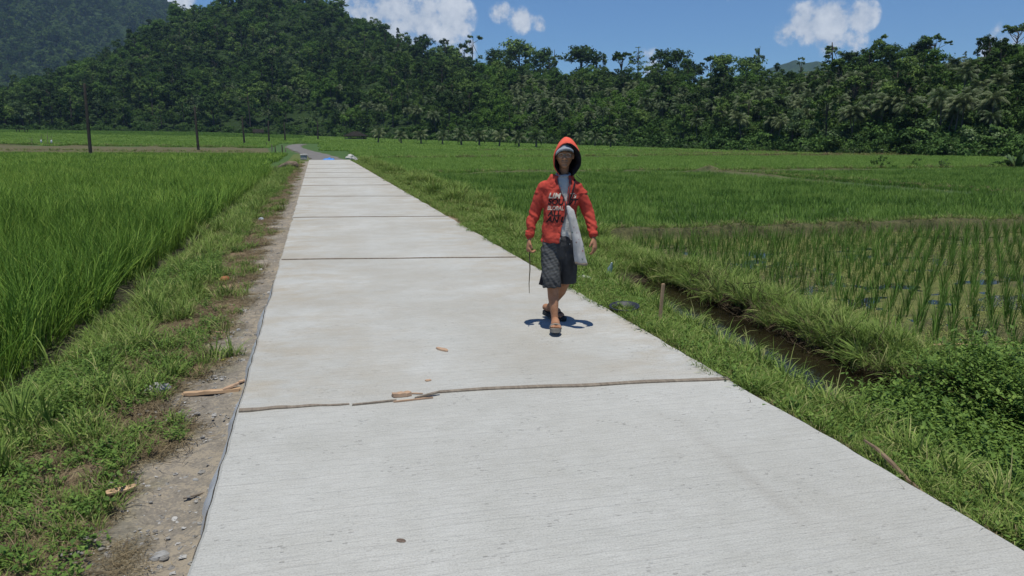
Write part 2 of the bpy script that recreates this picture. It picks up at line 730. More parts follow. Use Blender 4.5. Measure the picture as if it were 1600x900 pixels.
def trunk_mb(g, H, r, lobes, bend=.3):
    mb = MB()
    top = Vector((g.normal(0, bend), g.normal(0, bend), H))
    pts = [Vector((0, 0, -.8)), Vector((0, 0, 0)), top * .35 + Vector((g.normal(0, bend * .3), g.normal(0, bend * .3), 0)), top * .7, top]
    mb.tube(pts, [r * 1.4, r * 1.15, r * .85, r * .65, r * .4], 7)
    for (x, y, z, rr) in lobes:
        t = g.uniform(.5, .95)
        s = top * t
        e = Vector((x, y, z))
        m = s.lerp(e, .5) + Vector((0, 0, -rr * .15))
        mb.tube([s, m, s.lerp(e, .9)], [r * .42, r * .28, r * .12], 5)
    return mb


def make_tree(kind, seed):
    """returns crown mesh, trunk mesh, height"""
    g = np.random.default_rng(seed)
    L = []
    if kind in ('round', 'bright'):
        H = 9
        for i in range(9):
            a, rr = g.uniform(0, 6.28), g.uniform(.2, 1.0)
            L.append((math.cos(a) * rr * 2.3, math.sin(a) * rr * 2.3, 5.0 + g.uniform(-1.9, 2.4) * (1.15 - rr * .6), g.uniform(1.0, 1.9)))
        tr = trunk_mb(g, 5.5, .22, L[:5])
        nl, lf = 2600, .2
        mat = M['tree_leaf'] if kind == 'round' else M['tree_bright']
    elif kind == 'tall':
        H = 12
        for i in range(9):
            a, z = g.uniform(0, 6.28), 4.2 + i * .8
            rr = 1.5 * math.sin(min(1, (z - 2.5) / 9) * 3.0) + .25
            L.append((math.cos(a) * rr, math.sin(a) * rr, z, g.uniform(.8, 1.5)))
        tr = trunk_mb(g, 9.5, .2, L[::2])
        nl, lf = 2400, .2
        mat = M['tree_leaf']
    elif kind == 'umbrella':
        H = 10
        for i in range(10):
            a, rr = g.uniform(0, 6.28), g.uniform(.3, 1)
            L.append((math.cos(a) * rr * 3.3, math.sin(a) * rr * 3.3, 8.2 - rr * .9 + g.uniform(-.5, .7), g.uniform(.7, 1.2)))
        tr = trunk_mb(g, 7.2, .24, L)
        nl, lf = 2300, .19
        mat = M['tree_leaf']
    elif kind == 'sparse':
        H = 9
        for i in range(8):
            a, rr = g.uniform(0, 6.28), g.uniform(.2, 1)
            L.append((math.cos(a) * rr * 1.6, math.sin(a) * rr * 1.6, g.uniform(3.5, 8.6), g.uniform(.45, .85)))
        tr = trunk_mb(g, 8.0, .13, L)
        nl, lf = 800, .17
        mat = M['tree_pale']
    elif kind == 'tiered':
        H = 10
        for z in (4.4, 5.8, 7.1, 8.3, 9.4):
            rr = (10.6 - z) * .42
            for k in range(5):
                a = k * 1.2566 + g.uniform(-.3, .3)
                L.append((math.cos(a) * rr * .7, math.sin(a) * rr * .7, z, rr * .36))
        tr = trunk_mb(g, 9.6, .13, L[::2], .1)
        nl, lf = 1100, .15
        mat = M['tree_leaf']
    elif kind == 'pale':
        H = 8
        for i in range(8):
            a, rr = g.uniform(0, 6.28), g.uniform(.1, 1)
            L.append((math.cos(a) * rr * 2, math.sin(a) * rr * 2, 4.6 + g.uniform(-1.6, 2.0), g.uniform(.9, 1.6)))
        tr = trunk_mb(g, 5, .16, L[:5])
        nl, lf = 1900, .19
        mat = M['tree_pale']
    V, Q = crown_geo(g, L, nl, lf, .8)
    return (V, Q, mat), tr, H


def palm_parts(seed, H=8.0, nf=20, fl=3.6, young=False):
    g = np.random.default_rng(seed)
    mb = MB()
    lean = g.normal(0, .7 if not young else .15, 2)
    pts = [Vector((0, 0, -.5)), Vector((0, 0, 0)), Vector((lean[0] * .3, lean[1] * .3, H * .4)), Vector((lean[0], lean[1], H))]
    r = .2 if young else .15
    mb.tube(pts, [r * 1.5, r * 1.3, r, r * .8], 8)
    top = np.array([lean[0], lean[1], H])
    V, Q = [], []
    for i in range(nf):
        az = i * 2.39996 + g.uniform(-.2, .2)
        el0 = R(80) - (i / nf) * R(95) + g.normal(0, .08)
        L = fl * g.uniform(.8, 1.1)
        d = np.array([math.cos(az), math.sin(az), 0])
        side = np.array([-math.sin(az), math.cos(az), 0])
        p = top.copy()
        N = 16
        prev = None
        el = el0
        for k in range(N + 1):
            t = k / N
            el = el0 - t * t * R(95) * g.uniform(.95, 1.05)
            dirv = d * math.cos(el) + np.array([0, 0, math.sin(el)])
            if k:
                p = p + dirv * L / N
            wr = .035 * (1 - t) + .008
            b = len(V)
            V += [p - side * wr, p + side * wr]
            if prev is not None:
                Q.append((prev, prev + 1, b + 1, b))
            prev = b
            if k >= 2:
                ll = L * .26 * math.sin(math.pi * min(1, .12 + t * .85)) + .1
                for sgn in (-1, 1):
                    for rep in range(2):
                        pp = p + dirv * (rep * L / N * .5)
                        ld = side * sgn * .8 + dirv * .55 + np.array([0, 0, -.45 + g.uniform(-.25, .15)])
                        ld /= np.linalg.norm(ld)
                        b = len(V)
                        lw = dirv * .045 * (fl / 3.6)
                        m_ = pp + ld * ll * .5
                        e_ = pp + ld * ll + np.array([0, 0, -ll * .3])
                        V += [pp - lw, pp + lw, m_ + lw, m_ - lw, e_ + lw * .15, e_ - lw * .15]
                        Q += [(b, b + 1, b + 2, b + 3), (b + 3, b + 2, b + 4, b + 5)]
    return (np.array(V), np.array(Q), M['palm_leaf']), mb, H


def joined_plant(name, leaf, mb, bark):
    """crown and trunk in one mesh, for trees too far off to show parts"""
    V, Q, mat = leaf
    tm = mb.mesh('t', [bark], True)
    me = quads(name, V, Q, [mat, bark])
    bm = bmesh.new()
    bm.from_mesh(me)
    nb = len(bm.faces)
    bm.from_mesh(tm)
    bm.faces.ensure_lookup_table()
    for f in bm.faces[nb:]:
        f.material_index = 1
    bm.to_mesh(me)
    bm.free()
    return me


# ------------------------------------------------------------------- terrain
def az_of(px):
    return np.arctan((np.asarray(px, dtype=float) - 800) / 1222.2) + YAW


def sm(e0, e1, x):
    t = np.clip((x - e0) / (e1 - e0), 0, 1)
    return t * t * (3 - 2 * t)


KA = az_of([-700, -300, 0, 300, 500, 620, 800, 1000, 1200, 1400, 1600, 2000])
KD = np.array([345, 345, 340, 330, 300, 235, 190, 168, 135, 112, 98, 88.])
KY = np.array([206, 206, 206, 208, 213, 218, 224, 230, 235.5, 239, 241.5, 243])      # field's far edge as seen in the photo


def edge_D(a):
    return np.interp(a, KA, KD)


def edge_z(a):
    return CAMH + (218 - np.interp(a, KA, KY)) * np.interp(a, KA, KD) / 1222.2 - .1


def vnoise(x, y, s, seed=0):
    """smooth value noise, vectorised"""
    g = np.random.default_rng(100 + seed)
    T = g.uniform(-1, 1, (256, 256))
    X, Y = x / s + 1000, y / s + 1000
    ix, iy = np.floor(X).astype(int), np.floor(Y).astype(int)
    fx, fy = X - ix, Y - iy
    fx, fy = fx * fx * (3 - 2 * fx), fy * fy * (3 - 2 * fy)
    q = lambda i, j: T[(ix + i) % 256, (iy + j) % 256]
    return (q(0, 0) * (1 - fx) + q(1, 0) * fx) * (1 - fy) + (q(0, 1) * (1 - fx) + q(1, 1) * fx) * fy


def rise_z(x, y):
    a, d = math.atan2(x, y), math.hypot(x, y)
    D = float(edge_D(a))
    r = min(1, max(0, (d - 90) / (D - 90)))
    return -.42 + (float(edge_z(a)) + .42) * r * r * (3 - 2 * r)


def sight0(px, py):
    dv = direction(px, py)
    hd = math.hypot(dv.x, dv.y)
    for D in np.arange(40, 320, .5):
        X, Y = dv.x / hd * D, dv.y / hd * D
        if CAMH + D * dv.z / hd <= max(-.15, rise_z(X, Y)):
            break
    return X, Y


DIRT = np.array([tuple(P(515, 249.5, 0))[:2]] + [sight0(px, py) for px, py in ((503, 245), (484, 239), (468, 234), (458, 230.5), (460, 227.5), (470, 225.6))])


def dist_poly(x, y, pts):
    best = np.full(np.shape(x), 1e9)
    for (ax, ay), (bx, by) in zip(pts[:-1], pts[1:]):
        vx, vy = bx - ax, by - ay
        t = np.clip(((x - ax) * vx + (y - ay) * vy) / (vx * vx + vy * vy), 0, 1)
        best = np.minimum(best, np.hypot(x - ax - t * vx, y - ay - t * vy))
    return best


BUNDS = [(((4.6, 14.35), (9, 14.2), (16, 14.1), (60, 13.6)), .22, .24),
         (((4.6, 43), (14.8, 43.4), (22.5, 41.5)), .3, .22), (((22.5, 41.5), (23.1, 21), (23.4, 14.1)), .3, .24),
         (((22.5, 41.5), (90, 44)), .3, .2), (((5, 78), (120, 84)), .4, .2)]
wl_, ul_ = math.cos(YAW), math.sin(YAW)


def at_wu(w, u):
    return (w * ul_ + u * wl_, w * wl_ - u * ul_)


BUNDS += [((at_wu(94, -90), at_wu(96, -31)), .5, .22), ((at_wu(112, -110), at_wu(108, -36)), .5, .2), ((at_wu(140, -140), at_wu(135, -44)), .5, .2),
          ((at_wu(118, -5), at_wu(124, 95)), .5, .2)]


def ditch_c(y):
    return 3.80 + .06 * (y - 5)


def height(x, y, fine=True):
    x, y = np.asarray(x, float), np.asarray(y, float)
    a = np.arctan2(x, y)
    d = np.hypot(x, y)
    D = edge_D(a)
    rise = np.clip((d - 90) / (D - 90), 0, 1)
    z = -.42 + (edge_z(a) + .42) * rise * rise * (3 - 2 * rise)
    z = np.where(y > 0, z, -.42)
    base = z
    # left verge
    zl = np.interp(-x, [.4, .6, 1.2, 1.7, 2.2, 2.45], [-.09, -.10, -.13, -.19, -.36, -.5])
    z = np.where((x < -.3) & (x > -2.45) & (y < 66), zl + (base + .42), z)
    z = np.where((x <= -2.45) & (x > -2.8), base - .08 * (1 - (-x - 2.45) / .35), z)
    # right verge
    zr = np.interp(x, [2.4, 2.6, 3.2, 4.2, 4.7], [-.06, -.05, -.10, -.22, -.42])
    z = np.where((x > 2.3) & (x < 4.7) & (y < 66), zr + (base + .42), z)
    c = ditch_c(y)
    zd = np.interp(x - c, [-1.2, -.75, -.52, -.44, .36, .43, .56, .95, 1.12], [-.05, -.12, -.22, -.55, -.55, -.22, -.14, -.20, -.42])
    wd = 1 - sm(8.7, 9.5, y)
    # between ditch head and the bund: a broad grassy verge
    zb = np.interp(x, [2.4, 2.6, 4.5, 5.0], [-.06, -.05, -.16, -.42])
    z = np.where((x > 2.3) & (x < 5.6) & (y < 14.3), zd * wd + zb * (1 - wd), z)
    for pts, wdt, hh in BUNDS:
        dd = dist_poly(x, y, pts)
        z = z + hh * (1 - sm(wdt * .45, wdt * 1.2, dd)) * (1 + .2 * vnoise(x, y, .6, 3))
    dd = dist_poly(x, y, DIRT)
    k = 1 - sm(2.0, 4.0, dd)
    z = np.where(y > 58, z * (1 - k) + np.maximum(z, -.16) * k, z)
    z = np.where((x > -.45) & (x < 2.52) & (y < 62), -.22, z)
    if fine:
        near = 1 - sm(20, 60, d)
        n1 = vnoise(x, y, .35, 1) * .018 + vnoise(x, y, .11, 2) * .010
        rub = (1 - sm(.95, 1.35, -x)) * (x < -.4)
        n1 = n1 + rub * (vnoise(x, y, .13, 4) * .014 + vnoise(x, y, .07, 5) * .008)
        z = z + n1 * near * ((x < -.5) | (x > 2.6))
    return z


def ground_axis(lo, hi, step, far_lo, far_hi, grow=1.07):
    c = list(np.arange(lo, hi, step))
    s, v = step, hi
    up = []
    while v < far_hi:
        up.append(v)
        s *= grow
        v += s
    s, v, dn = step, lo, []
    while v > far_lo:
        s *= grow
        v -= s
        dn.append(v)
    return np.array(dn[::-1] + c + up + [far_hi])


gx = ground_axis(-4, 6, .06, -3000, 3000, 1.055)
gy = ground_axis(1.0, 16, .06, -60, 3200, 1.03)
GX, GY = np.meshgrid(gx, gy)
GZ = height(GX, GY)
nxg, nyg = len(gx), len(gy)
gv = np.stack([GX.ravel(), GY.ravel(), GZ.ravel()], 1)
ii = np.arange(nxg - 1)[None, :] + (np.arange(nyg - 1) * nxg)[:, None]
gq = np.stack([ii, ii + 1, ii + 1 + nxg, ii + nxg], -1).reshape(-1, 4)

# ground material: what lies there, told by the surface's own colour attribute
gm = NT('ground_soil_and_grass')
att = gm.node('ShaderNodeAttribute', attribute_name='soil')
v = gm.coords('Object')
n1 = gm.noise(v, 1.3, 6, .6)
n2 = gm.noise(v, 14, 6, .65)
n3 = gm.noise(v, 70, 4, .6)
fac = gm.math('ADD', gm.math('MULTIPLY', n1, .5), gm.math('ADD', gm.math('MULTIPLY', n2, .75), gm.math('MULTIPLY', n3, .6)))
shade = gm.ramp(fac, [(.55, (.45, .45, .45)), (.92, (1.0, 1.0, 1.0)), (1.0, (1.35, 1.3, 1.2))])
gm.color(gm.mix(1.0, att.outputs['Color'], shade, 'MULTIPLY'))
gm.set(Roughness=.95)
gm.b.inputs['Specular IOR Level'].default_value = .2
gm.bump(gm.math('ADD', gm.math('MULTIPLY', n2, 1.0), gm.math('MULTIPLY', n3, .5)), .8, .03)
ground_me = quads('ground', gv, gq, [gm.m], True)

C = lambda *c: np.array(c)
X_, Y_ = GX.ravel(), GY.ravel()
W_ = X_ * ul_ + Y_ * wl_
U_ = X_ * wl_ - Y_ * ul_
nA, nB, nC = vnoise(X_, Y_, .5, 11), vnoise(X_, Y_, .16, 12), vnoise(X_, Y_, 9, 13)
colr = np.tile(C(.050, .095, .026), (len(X_), 1))                        # under the rice


def blend(mask_, c):
    global colr
    m_ = np.clip(mask_, 0, 1)[:, None]
    colr = colr * (1 - m_) + c * m_


paddy = (X_ > 4.75) & (Y_ < 14.3)
blend(paddy * 1.0, C(.085, .085, .038))
blend(paddy * sm(-.2, .5, vnoise(X_, Y_, 1.6, 14) + .4 * nB), C(.115, .13, .042))
blend(((X_ > 4.7) & (Y_ > 14.5) & (Y_ < 42)) * .7, C(.05, .075, .03))
blend(((X_ > -2.5) & (X_ < -.3) & (Y_ < 95)) * 1.0, C(.09, .115, .035))
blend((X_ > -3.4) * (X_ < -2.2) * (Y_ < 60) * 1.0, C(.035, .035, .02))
lx = -X_ + .22 * nA + .12 * nB
brown = sm(.72, .98, lx) * (1 - sm(1.55, 1.9, lx)) * (X_ < 0) * (Y_ < 62)
blend(brown, C(.20, .15, .095))
grey = (1 - sm(.72, .98, lx)) * (X_ < -.3) * (X_ > -2) * (Y_ < 62)
blend(grey, C(.225, .20, .165))
rv = ((X_ > 2.3) & (X_ < 4.7) & (Y_ < 61)) * 1.0
blend(rv, C(.10, .12, .045))
blend(rv * (1 - sm(.15, .6, X_ - 2.5 + .2 * nA)) , C(.24, .185, .12))
cdt = X_ - ditch_c(Y_)
blend((np.abs(cdt) < .55) * (Y_ < 9.3) * 1.0, C(.035, .028, .018))
for pts, wdt, hh in BUNDS:
    dd = dist_poly(X_, Y_, pts)
    blend(1 - sm(wdt * .9, wdt * 1.4, dd), C(.085, .085, .04))
fallow = sm(94, 96, W_) * (1 - sm(133, 136, W_)) * (U_ < -.32 * W_ + 1) * (U_ > -1.2 * W_)
blend(fallow, C(.095, .088, .045))
fp = np.exp(-((W_ - 100) / 14) ** 2 - ((U_ - 38) / 20) ** 2)
fallow2 = sm(.25, .6, fp + .15 * nC)
blend(fallow2, C(.15, .125, .06))
blend(1 - sm(1.2, 1.7, dist_poly(X_, Y_, DIRT) + .3 * nA), C(.12, .115, .085))
blend((np.hypot(X_, Y_) > edge_D(np.arctan2(X_, Y_)) - 2) * 1.0, C(.05, .08, .025))
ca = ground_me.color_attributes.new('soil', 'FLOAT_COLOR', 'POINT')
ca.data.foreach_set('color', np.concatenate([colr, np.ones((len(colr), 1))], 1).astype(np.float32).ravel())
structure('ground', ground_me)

# water of the ditch and of the young paddy
wm_ = NT('muddy_water')
v = wm_.coords('Object')
wm_.color(wm_.ramp(wm_.noise(v, 1.5, 4), [(.3, (.010, .009, .005)), (.7, (.022, .018, .009))]))
wm_.set(Roughness=.08, IOR=1.33)
wm_.b.inputs['Specular IOR Level'].default_value = .3
wm_.bump(wm_.noise(v, 9, 3), .06, .02)


def sheet(name, x0, x1, y0, y1, z, mat, nx=2, ny=20, fx=None):
    vs, fs = [], []
    for j in range(ny + 1):
        yy = y0 + (y1 - y0) * j / ny
        for i in range(nx + 1):
            xx = x0 + (x1 - x0) * i / nx + (fx(yy) if fx else 0)
            vs.append((xx, yy, z))
    for j in range(ny):
        for i in range(nx):
            o = j * (nx + 1) + i
            fs.append((o, o + 1, o + nx + 2, o + nx + 1))
    return structure(name, mesh(name, vs, fs, [mat]))


sheet('ditch_water', -.56, .50, -2, 9.35, -.285, wm_.m, fx=ditch_c)
sheet('paddy_water', 4.75, 40, -4, 13.9, -.4275, wm_.m)

# ------------------------------------------------------------------------ road
rm = NT('brushed_concrete')
v = rm.coords('Object')
vb = rm.coords('Object', (1.1, 26, 1))
vc = rm.coords('Object', (9, 75, 1), (0, 0, .02))
grv = rm.noise(vb, 1.0, 3, .5)
grv2 = rm.noise(vc, 1.0, 4, .65)
big = rm.noise(v, .55, 5, .6)
mid = rm.noise(v, 5, 6, .65)
fine_ = rm.noise(v, 120, 3, .7)
pit = rm.node('ShaderNodeTexVoronoi')
pit.inputs['Scale'].default_value = 26
rm.l.new(rm.coords('Object', (.7, 1.4, 1)), pit.inputs['Vector'])
wave = rm.node('ShaderNodeTexWave', wave_type='BANDS', bands_direction='Y')
wave.inputs['Scale'].default_value = 3.6
wave.inputs['Distortion'].default_value = 2.2
wave.inputs['Detail'].default_value = 3
wave.inputs['Detail Scale'].default_value = .9
rm.l.new(v, wave.inputs['Vector'])
c0 = rm.ramp(rm.math('ADD', rm.math('MULTIPLY', big, .6), rm.math('MULTIPLY', mid, .4)), [(.33, (.345, .345, .315)), (.50, (.445, .446, .420)), (.66, (.535, .537, .512))])
c1 = rm.mix(rm.math('MULTIPLY', rm.ramp(grv2, [(.50, (0, 0, 0)), (.72, (1, 1, 1))]), .5), c0, (.26, .25, .23))
groove = rm.ramp(wave.outputs['Fac'], [(0.0, (1, 1, 1)), (.14, (0, 0, 0))])
c1 = rm.mix(rm.math('MULTIPLY', groove, rm.math('MULTIPLY', rm.ramp(mid, [(.46, (0, 0, 0)), (.66, (1, 1, 1))]), .36)), c1, (.25, .245, .23))
pm = rm.ramp(pit.outputs['Distance'], [(.0, (1, 1, 1)), (.13, (1, 1, 1)), (.2, (0, 0, 0))])
pm = rm.math('MULTIPLY', pm, rm.ramp(rm.noise(v, 3.3, 3), [(.48, (0, 0, 0)), (.62, (1, 1, 1))]))
c2 = rm.mix(rm.math('MULTIPLY', pm, .75), c1, (.21, .20, .18))
sep = rm.node('ShaderNodeSeparateXYZ')
rm.l.new(v, sep.inputs[0])
# yellowish mud stains, mostly beyond the first joint and near the edges
edge = rm.math('ABSOLUTE', rm.math('SUBTRACT', sep.outputs['X'], 1.04))
em = rm.ramp(rm.math('ADD', rm.math('MULTIPLY', edge, .5), 0.0), [(.15, (.25, .25, .25)), (.72, (1, 1, 1))])
ym = rm.ramp(rm.math('MULTIPLY', rm.math('SUBTRACT', sep.outputs['Y'], 4.3), .1), [(0.0, (0.05, .05, .05)), (.05, (.7, .7, .7)), (1, (1, 1, 1))])
sm_ = rm.ramp(rm.noise(rm.coords('Object', (1, 1.6, 1)), 1.7, 6, .7), [(.43, (0, 0, 0)), (.64, (1, 1, 1))])
stain = rm.math('MULTIPLY', rm.math('MULTIPLY', em, ym), sm_)
c3 = rm.mix(rm.math('MULTIPLY', stain, .85), c2, (.31, .225, .11))
# a long damp scrape right of the middle
vs_ = rm.coords('Object', (1, 1, 1), (0, 0, 0))
scr = rm.math('ABSOLUTE', rm.math('SUBTRACT', sep.outputs['X'], rm.math('ADD', 1.85, rm.math('MULTIPLY', rm.noise(v, 1.2, 2), .12))))
scm = rm.math('MULTIPLY', rm.ramp(scr, [(.0, (1, 1, 1)), (.035, (.6, .6, .6)), (.06, (0, 0, 0))]),
              rm.ramp(rm.math('MULTIPLY', sep.outputs['Y'], .1), [(.24, (0, 0, 0)), (.27, (1, 1, 1)), (.36, (.5, .5, .5)), (.39, (0, 0, 0))]))
c4 = rm.mix(rm.math('MULTIPLY', scm, rm.math('MULTIPLY', rm.ramp(mid, [(.3, (.3, .3, .3)), (.7, (1, 1, 1))]), .8)), c3, (.27, .255, .225))
dust = rm.ramp(rm.noise(rm.coords('Object', (1, .7, 1)), .9, 7, .68), [(.42, (0, 0, 0)), (.62, (1, 1, 1))])
c4 = rm.mix(rm.math('MULTIPLY', rm.math('MULTIPLY', dust, rm.math('ADD', rm.math('MULTIPLY', ym, .8), .2)), .6), c4, (.30, .265, .205))
spk = rm.ramp(rm.noise(rm.coords('Object', (1, 2.2, 1)), 38, 5, .75), [(.56, (0, 0, 0)), (.70, (1, 1, 1))])
c4 = rm.mix(rm.math('MULTIPLY', spk, .45), c4, (.22, .21, .19))
c5 = rm.mix(.4, c4, rm.ramp(fine_, [(.28, (.15, .15, .145)), (.48, (.42, .42, .40)), (.75, (.56, .56, .54))]))
rm.color(c5)
rm.set(Roughness=.88)
rm.b.inputs['Specular IOR Level'].default_value = .25
hh_ = rm.math('ADD', rm.math('MULTIPLY', grv, .8), rm.math('MULTIPLY', grv2, 1.3))
hh_ = rm.math('SUBTRACT', hh_, rm.math('MULTIPLY', pm, .7))
hh_ = rm.math('ADD', hh_, rm.math('MULTIPLY', fine_, .35))
hh_ = rm.math('SUBTRACT', hh_, rm.math('MULTIPLY', groove, .25))
rm.bump(hh_, .7, .014)

ys = np.concatenate([np.arange(-4, 20, .08), np.arange(20, 62.1, .5)])
rings = []
for yy in ys:
    e = noise.noise(Vector((0, yy * 1.3, 3))) * .022 + noise.noise(Vector((0, yy * 6, 5))) * .008
    e2 = noise.noise(Vector((9, yy * 1.1, 3))) * .03 + noise.noise(Vector((9, yy * 6, 5))) * .010
    x0, x1 = -.51 + e, 2.58 + e2
    rings.append([(x0 - .01, yy, -.2), (x0 - .004, yy, -.012), (x0 + .01, yy, 0), (x1 - .01, yy, 0), (x1 + .004, yy, -.012), (x1 + .01, yy, -.2)])
mb = MB()
mb.loft(rings, close=True, caps=True)
structure('concrete_road', mb.mesh('concrete_road', [rm.m]))

# old gravel road beyond the slab
dm = simple('old_gravel_road', (.12, .115, .11), (.18, .172, .16), .8, .95, .2, .4, 9, .03)
pts = []
for i in range(len(DIRT) - 1):
    for k in range(6):
        pts.append(DIRT[i] + (DIRT[i + 1] - DIRT[i]) * k / 6)
pts.append(DIRT[-1])
pts = np.array(pts)
pts = np.array([pts[max(0, i - 3):i + 4].mean(0) for i in range(len(pts))])
pts[0] = (1.03, 61.9)
vs, fs = [], []
for i, p in enumerate(pts):
    t = pts[min(i + 1, len(pts) - 1)] - pts[max(i - 1, 0)]
    t /= np.hypot(*t)
    nrm = np.array([t[1], -t[0]])
    wdt = 1.25 + .12 * math.sin(i * 1.7)
    for s in (-1, 0, 1):
        q = p + nrm * s * wdt
        vs.append((q[0], q[1], max(float(height(q[0], q[1], False)), -.17) + .05 + (.02 if s == 0 else 0)))
for i in range(len(pts) - 1):
    for s in range(2):
        o = i * 3 + s
        fs.append((o, o + 1, o + 4, o + 3))
structure('gravel_road', mesh('gravel_road', vs, fs, [dm]))

# ----------------------------------------------------------------------- hills
HK = az_of([-700, -400, 0, 100, 200, 280, 330, 400, 460, 520, 560, 610, 680, 740, 800, 870, 940, 1010, 1060, 1130, 1200, 1260, 1310, 1380, 1440, 1480, 1540, 1600, 2100])
HY = np.array([175, 172, 168, 152, 112, 62, 46, 26, 22, 30, 56, 80, 106, 122, 128, 140, 140, 138, 146, 150, 152, 152, 143, 138, 128, 122, 116, 108, 82.])
HR = np.array([520, 520, 520, 540, 570, 600, 610, 620, 620, 600, 580, 540, 470, 420, 390, 360, 320, 300, 290, 270, 255, 245, 235, 225, 215, 212, 205, 200, 185.])


def hill(a, d):
    """height of the forested hill behind the fields"""
    D, Rr = edge_D(a) - 4, np.interp(a, HK, HR)
    zr = CAMH + (218 - np.interp(a, HK, HY)) / 1235 * Rr
    zb = edge_z(a) - .6
    t = (d - D) / (Rr - D)
    tc_ = np.clip(t, 0, 1)
    prof = .55 * tc_ + .45 * np.sin(tc_ * math.pi / 2)
    lump = vnoise(a * 260, d, 45, 21) * .5 + vnoise(a * 260, d, 20, 22) * .25
    z = zb + (zr - zb) * np.clip(prof + .14 * lump * np.sin(math.pi * tc_), -.02, 1.0)
    z = z - np.maximum(0, t - 1) * Rr * .12
    return np.where(t < 0, zb, z)


MK = az_of([-900, -400, -100, 0, 100, 180, 230, 262, 290, 330, 400, 560])
MY = np.array([-60, -130, -110, -80, -40, -10, 8, 26, 40, 52, 75, 140.])


def mount(a, d):
    D, Rr = 1000.0, 2000.0
    zr = CAMH + (218 - np.interp(a, MK, MY)) / 1250 * Rr
    t = (d - D) / (Rr - D)
    tc_ = np.clip(t, 0, 1)
    lump = vnoise(a * 900, d, 150, 31) * .6 + vnoise(a * 900, d, 60, 32) * .3
    z = 3 + (zr - 3) * np.clip(.75 * tc_ + .25 * tc_ * tc_ + .13 * lump * np.sin(math.pi * tc_), 0, 1)
    return z - np.maximum(0, t - 1) * 160


hm = NT('forest_floor')
v = hm.coords('Object')
n1 = hm.noise(v, .05, 5)
n2 = hm.noise(v, .9, 5, .65)
hm.color(hm.ramp(hm.math('ADD', hm.math('MULTIPLY', n1, .5), hm.math('MULTIPLY', n2, .5)), [(.35, (.014, .026, .009)), (.55, (.026, .048, .014)), (.72, (.05, .078, .024))]))
hm.set(Roughness=.95)
hm.b.inputs['Specular IOR Level'].default_value = .1
hm.bump(n2, 1, .6)


def polar(name, fn, a0, a1, na, d_of, nd, mat):
    aa = np.linspace(a0, a1, na)
    tt = np.linspace(0, 1, nd)
    A, T = np.meshgrid(aa, tt)
    Dd = d_of(A, T)
    Z = fn(A, Dd)
    V = np.stack([np.sin(A) * Dd, np.cos(A) * Dd, Z], -1).reshape(-1, 3)
    q = np.arange(na - 1)[None, :] + (np.arange(nd - 1) * na)[:, None]
    Q = np.stack([q, q + na, q + na + 1, q + 1], -1).reshape(-1, 4)
    return structure(name, quads(name, V, Q, [mat], True))


polar('forest_hill', hill, az_of(-650), az_of(2050), 420, lambda A, T: (edge_D(A) - 4) * (1 - T) + np.interp(A, HK, HR) * 1.5 * T, 110, hm.m)
polar('far_mountain', mount, az_of(-800), az_of(540), 220, lambda A, T: 1000 + 1500 * T, 70, hm.m)
FK = az_of([1150, 1185, 1215, 1235, 1250, 1268, 1300, 1350])
FY = np.array([128, 118, 110, 105, 109, 107, 117, 132.])
polar('distant_mountain', lambda A, D: CAMH + (218 - np.interp(A, FK, FY) + 1.5 * vnoise(A * 900, D, 12, 41)) / 1235 * D * np.clip((D - 2200) / 400, 0, 1), az_of(1150), az_of(1350), 60,
      lambda A, T: 2200 + 600 * T, 8, hm.m)

# ---------------------------------------------------------------------- forest
kinds = ['round', 'tall', 'round', 'tall', 'pale', 'round', 'umbrella', 'tall', 'bright', 'bright']
TREES = [(k,) + make_tree(k, 50 + i) for i, k in enumerate(kinds)]
far_src = [joined_plant('broadleaf_tree', t[1], t[2], M['bark']) for t in TREES]
PALMS = [palm_parts(80 + i, H=h_, nf=nf) for i, (h_, nf) in enumerate(((8, 20), (9.5, 18), (7, 22)))]
palm_src = [joined_plant('coconut_palm', p[0], p[1], M['palm_bark']) for p in PALMS]


def bush_geo(seed, mat, nl=900, leaf=.13):
    g = np.random.default_rng(seed)
    L = [(g.normal(0, .9), g.normal(0, .9), g.uniform(.3, 1.3), g.uniform(.5, 1.0)) for _ in range(6)]
    V, Q = crown_geo(g, L, nl, leaf, .8)
    V[:, 2] = np.maximum(V[:, 2], 0)
    return quads('bush', V, Q, [mat])


bush_src = [bush_geo(200 + i, M['bush_leaf'] if i < 4 else M['tree_pale']) for i in range(5)]
# big-leaved banana / pandanus-like clump
bsrc = []
for s in range(2):
    V, Q = blades(n=16, rad=.3, h=2.4, w=.42, lean=.5, curl=.7, seg=6, seed=300 + s)
    bsrc.append(quads('banana_plant', V, Q, [M['palm_leaf'] if s else M['bush_leaf']]))


def project(x, y, z):
    w = x * ul_ + y * wl_
    u = x * wl_ - y * ul_
    up = z - CAMH
    cz = w * math.cos(PITCH) - up * math.sin(PITCH)
    cy = w * math.sin(PITCH) + up * math.cos(PITCH)
    return 800 + F * u / cz, 450 - F * cy / cz


def sample_hill(n, fn, a0, a1, dmin, dmax, seed):
    g = np.random.default_rng(seed)
    a = g.uniform(a0, a1, n)
    lo, hi = dmin(a), dmax(a)
    q = g.uniform(0, 1, n)
    d = np.sqrt(lo * lo + (hi * hi - lo * lo) * q)
    return a, d, fn(a, d), g


def open_slope(px, py):
    """the cleared slopes near the ridge"""
    e = lambda cx, cy, rx, ry: ((px - cx) / rx) ** 2 + ((py - cy) / ry) ** 2 < 1
    return e(985, 122, 45, 18) | e(1490, 118, 60, 24) | e(1560, 95, 60, 18) | e(1440, 128, 28, 16)


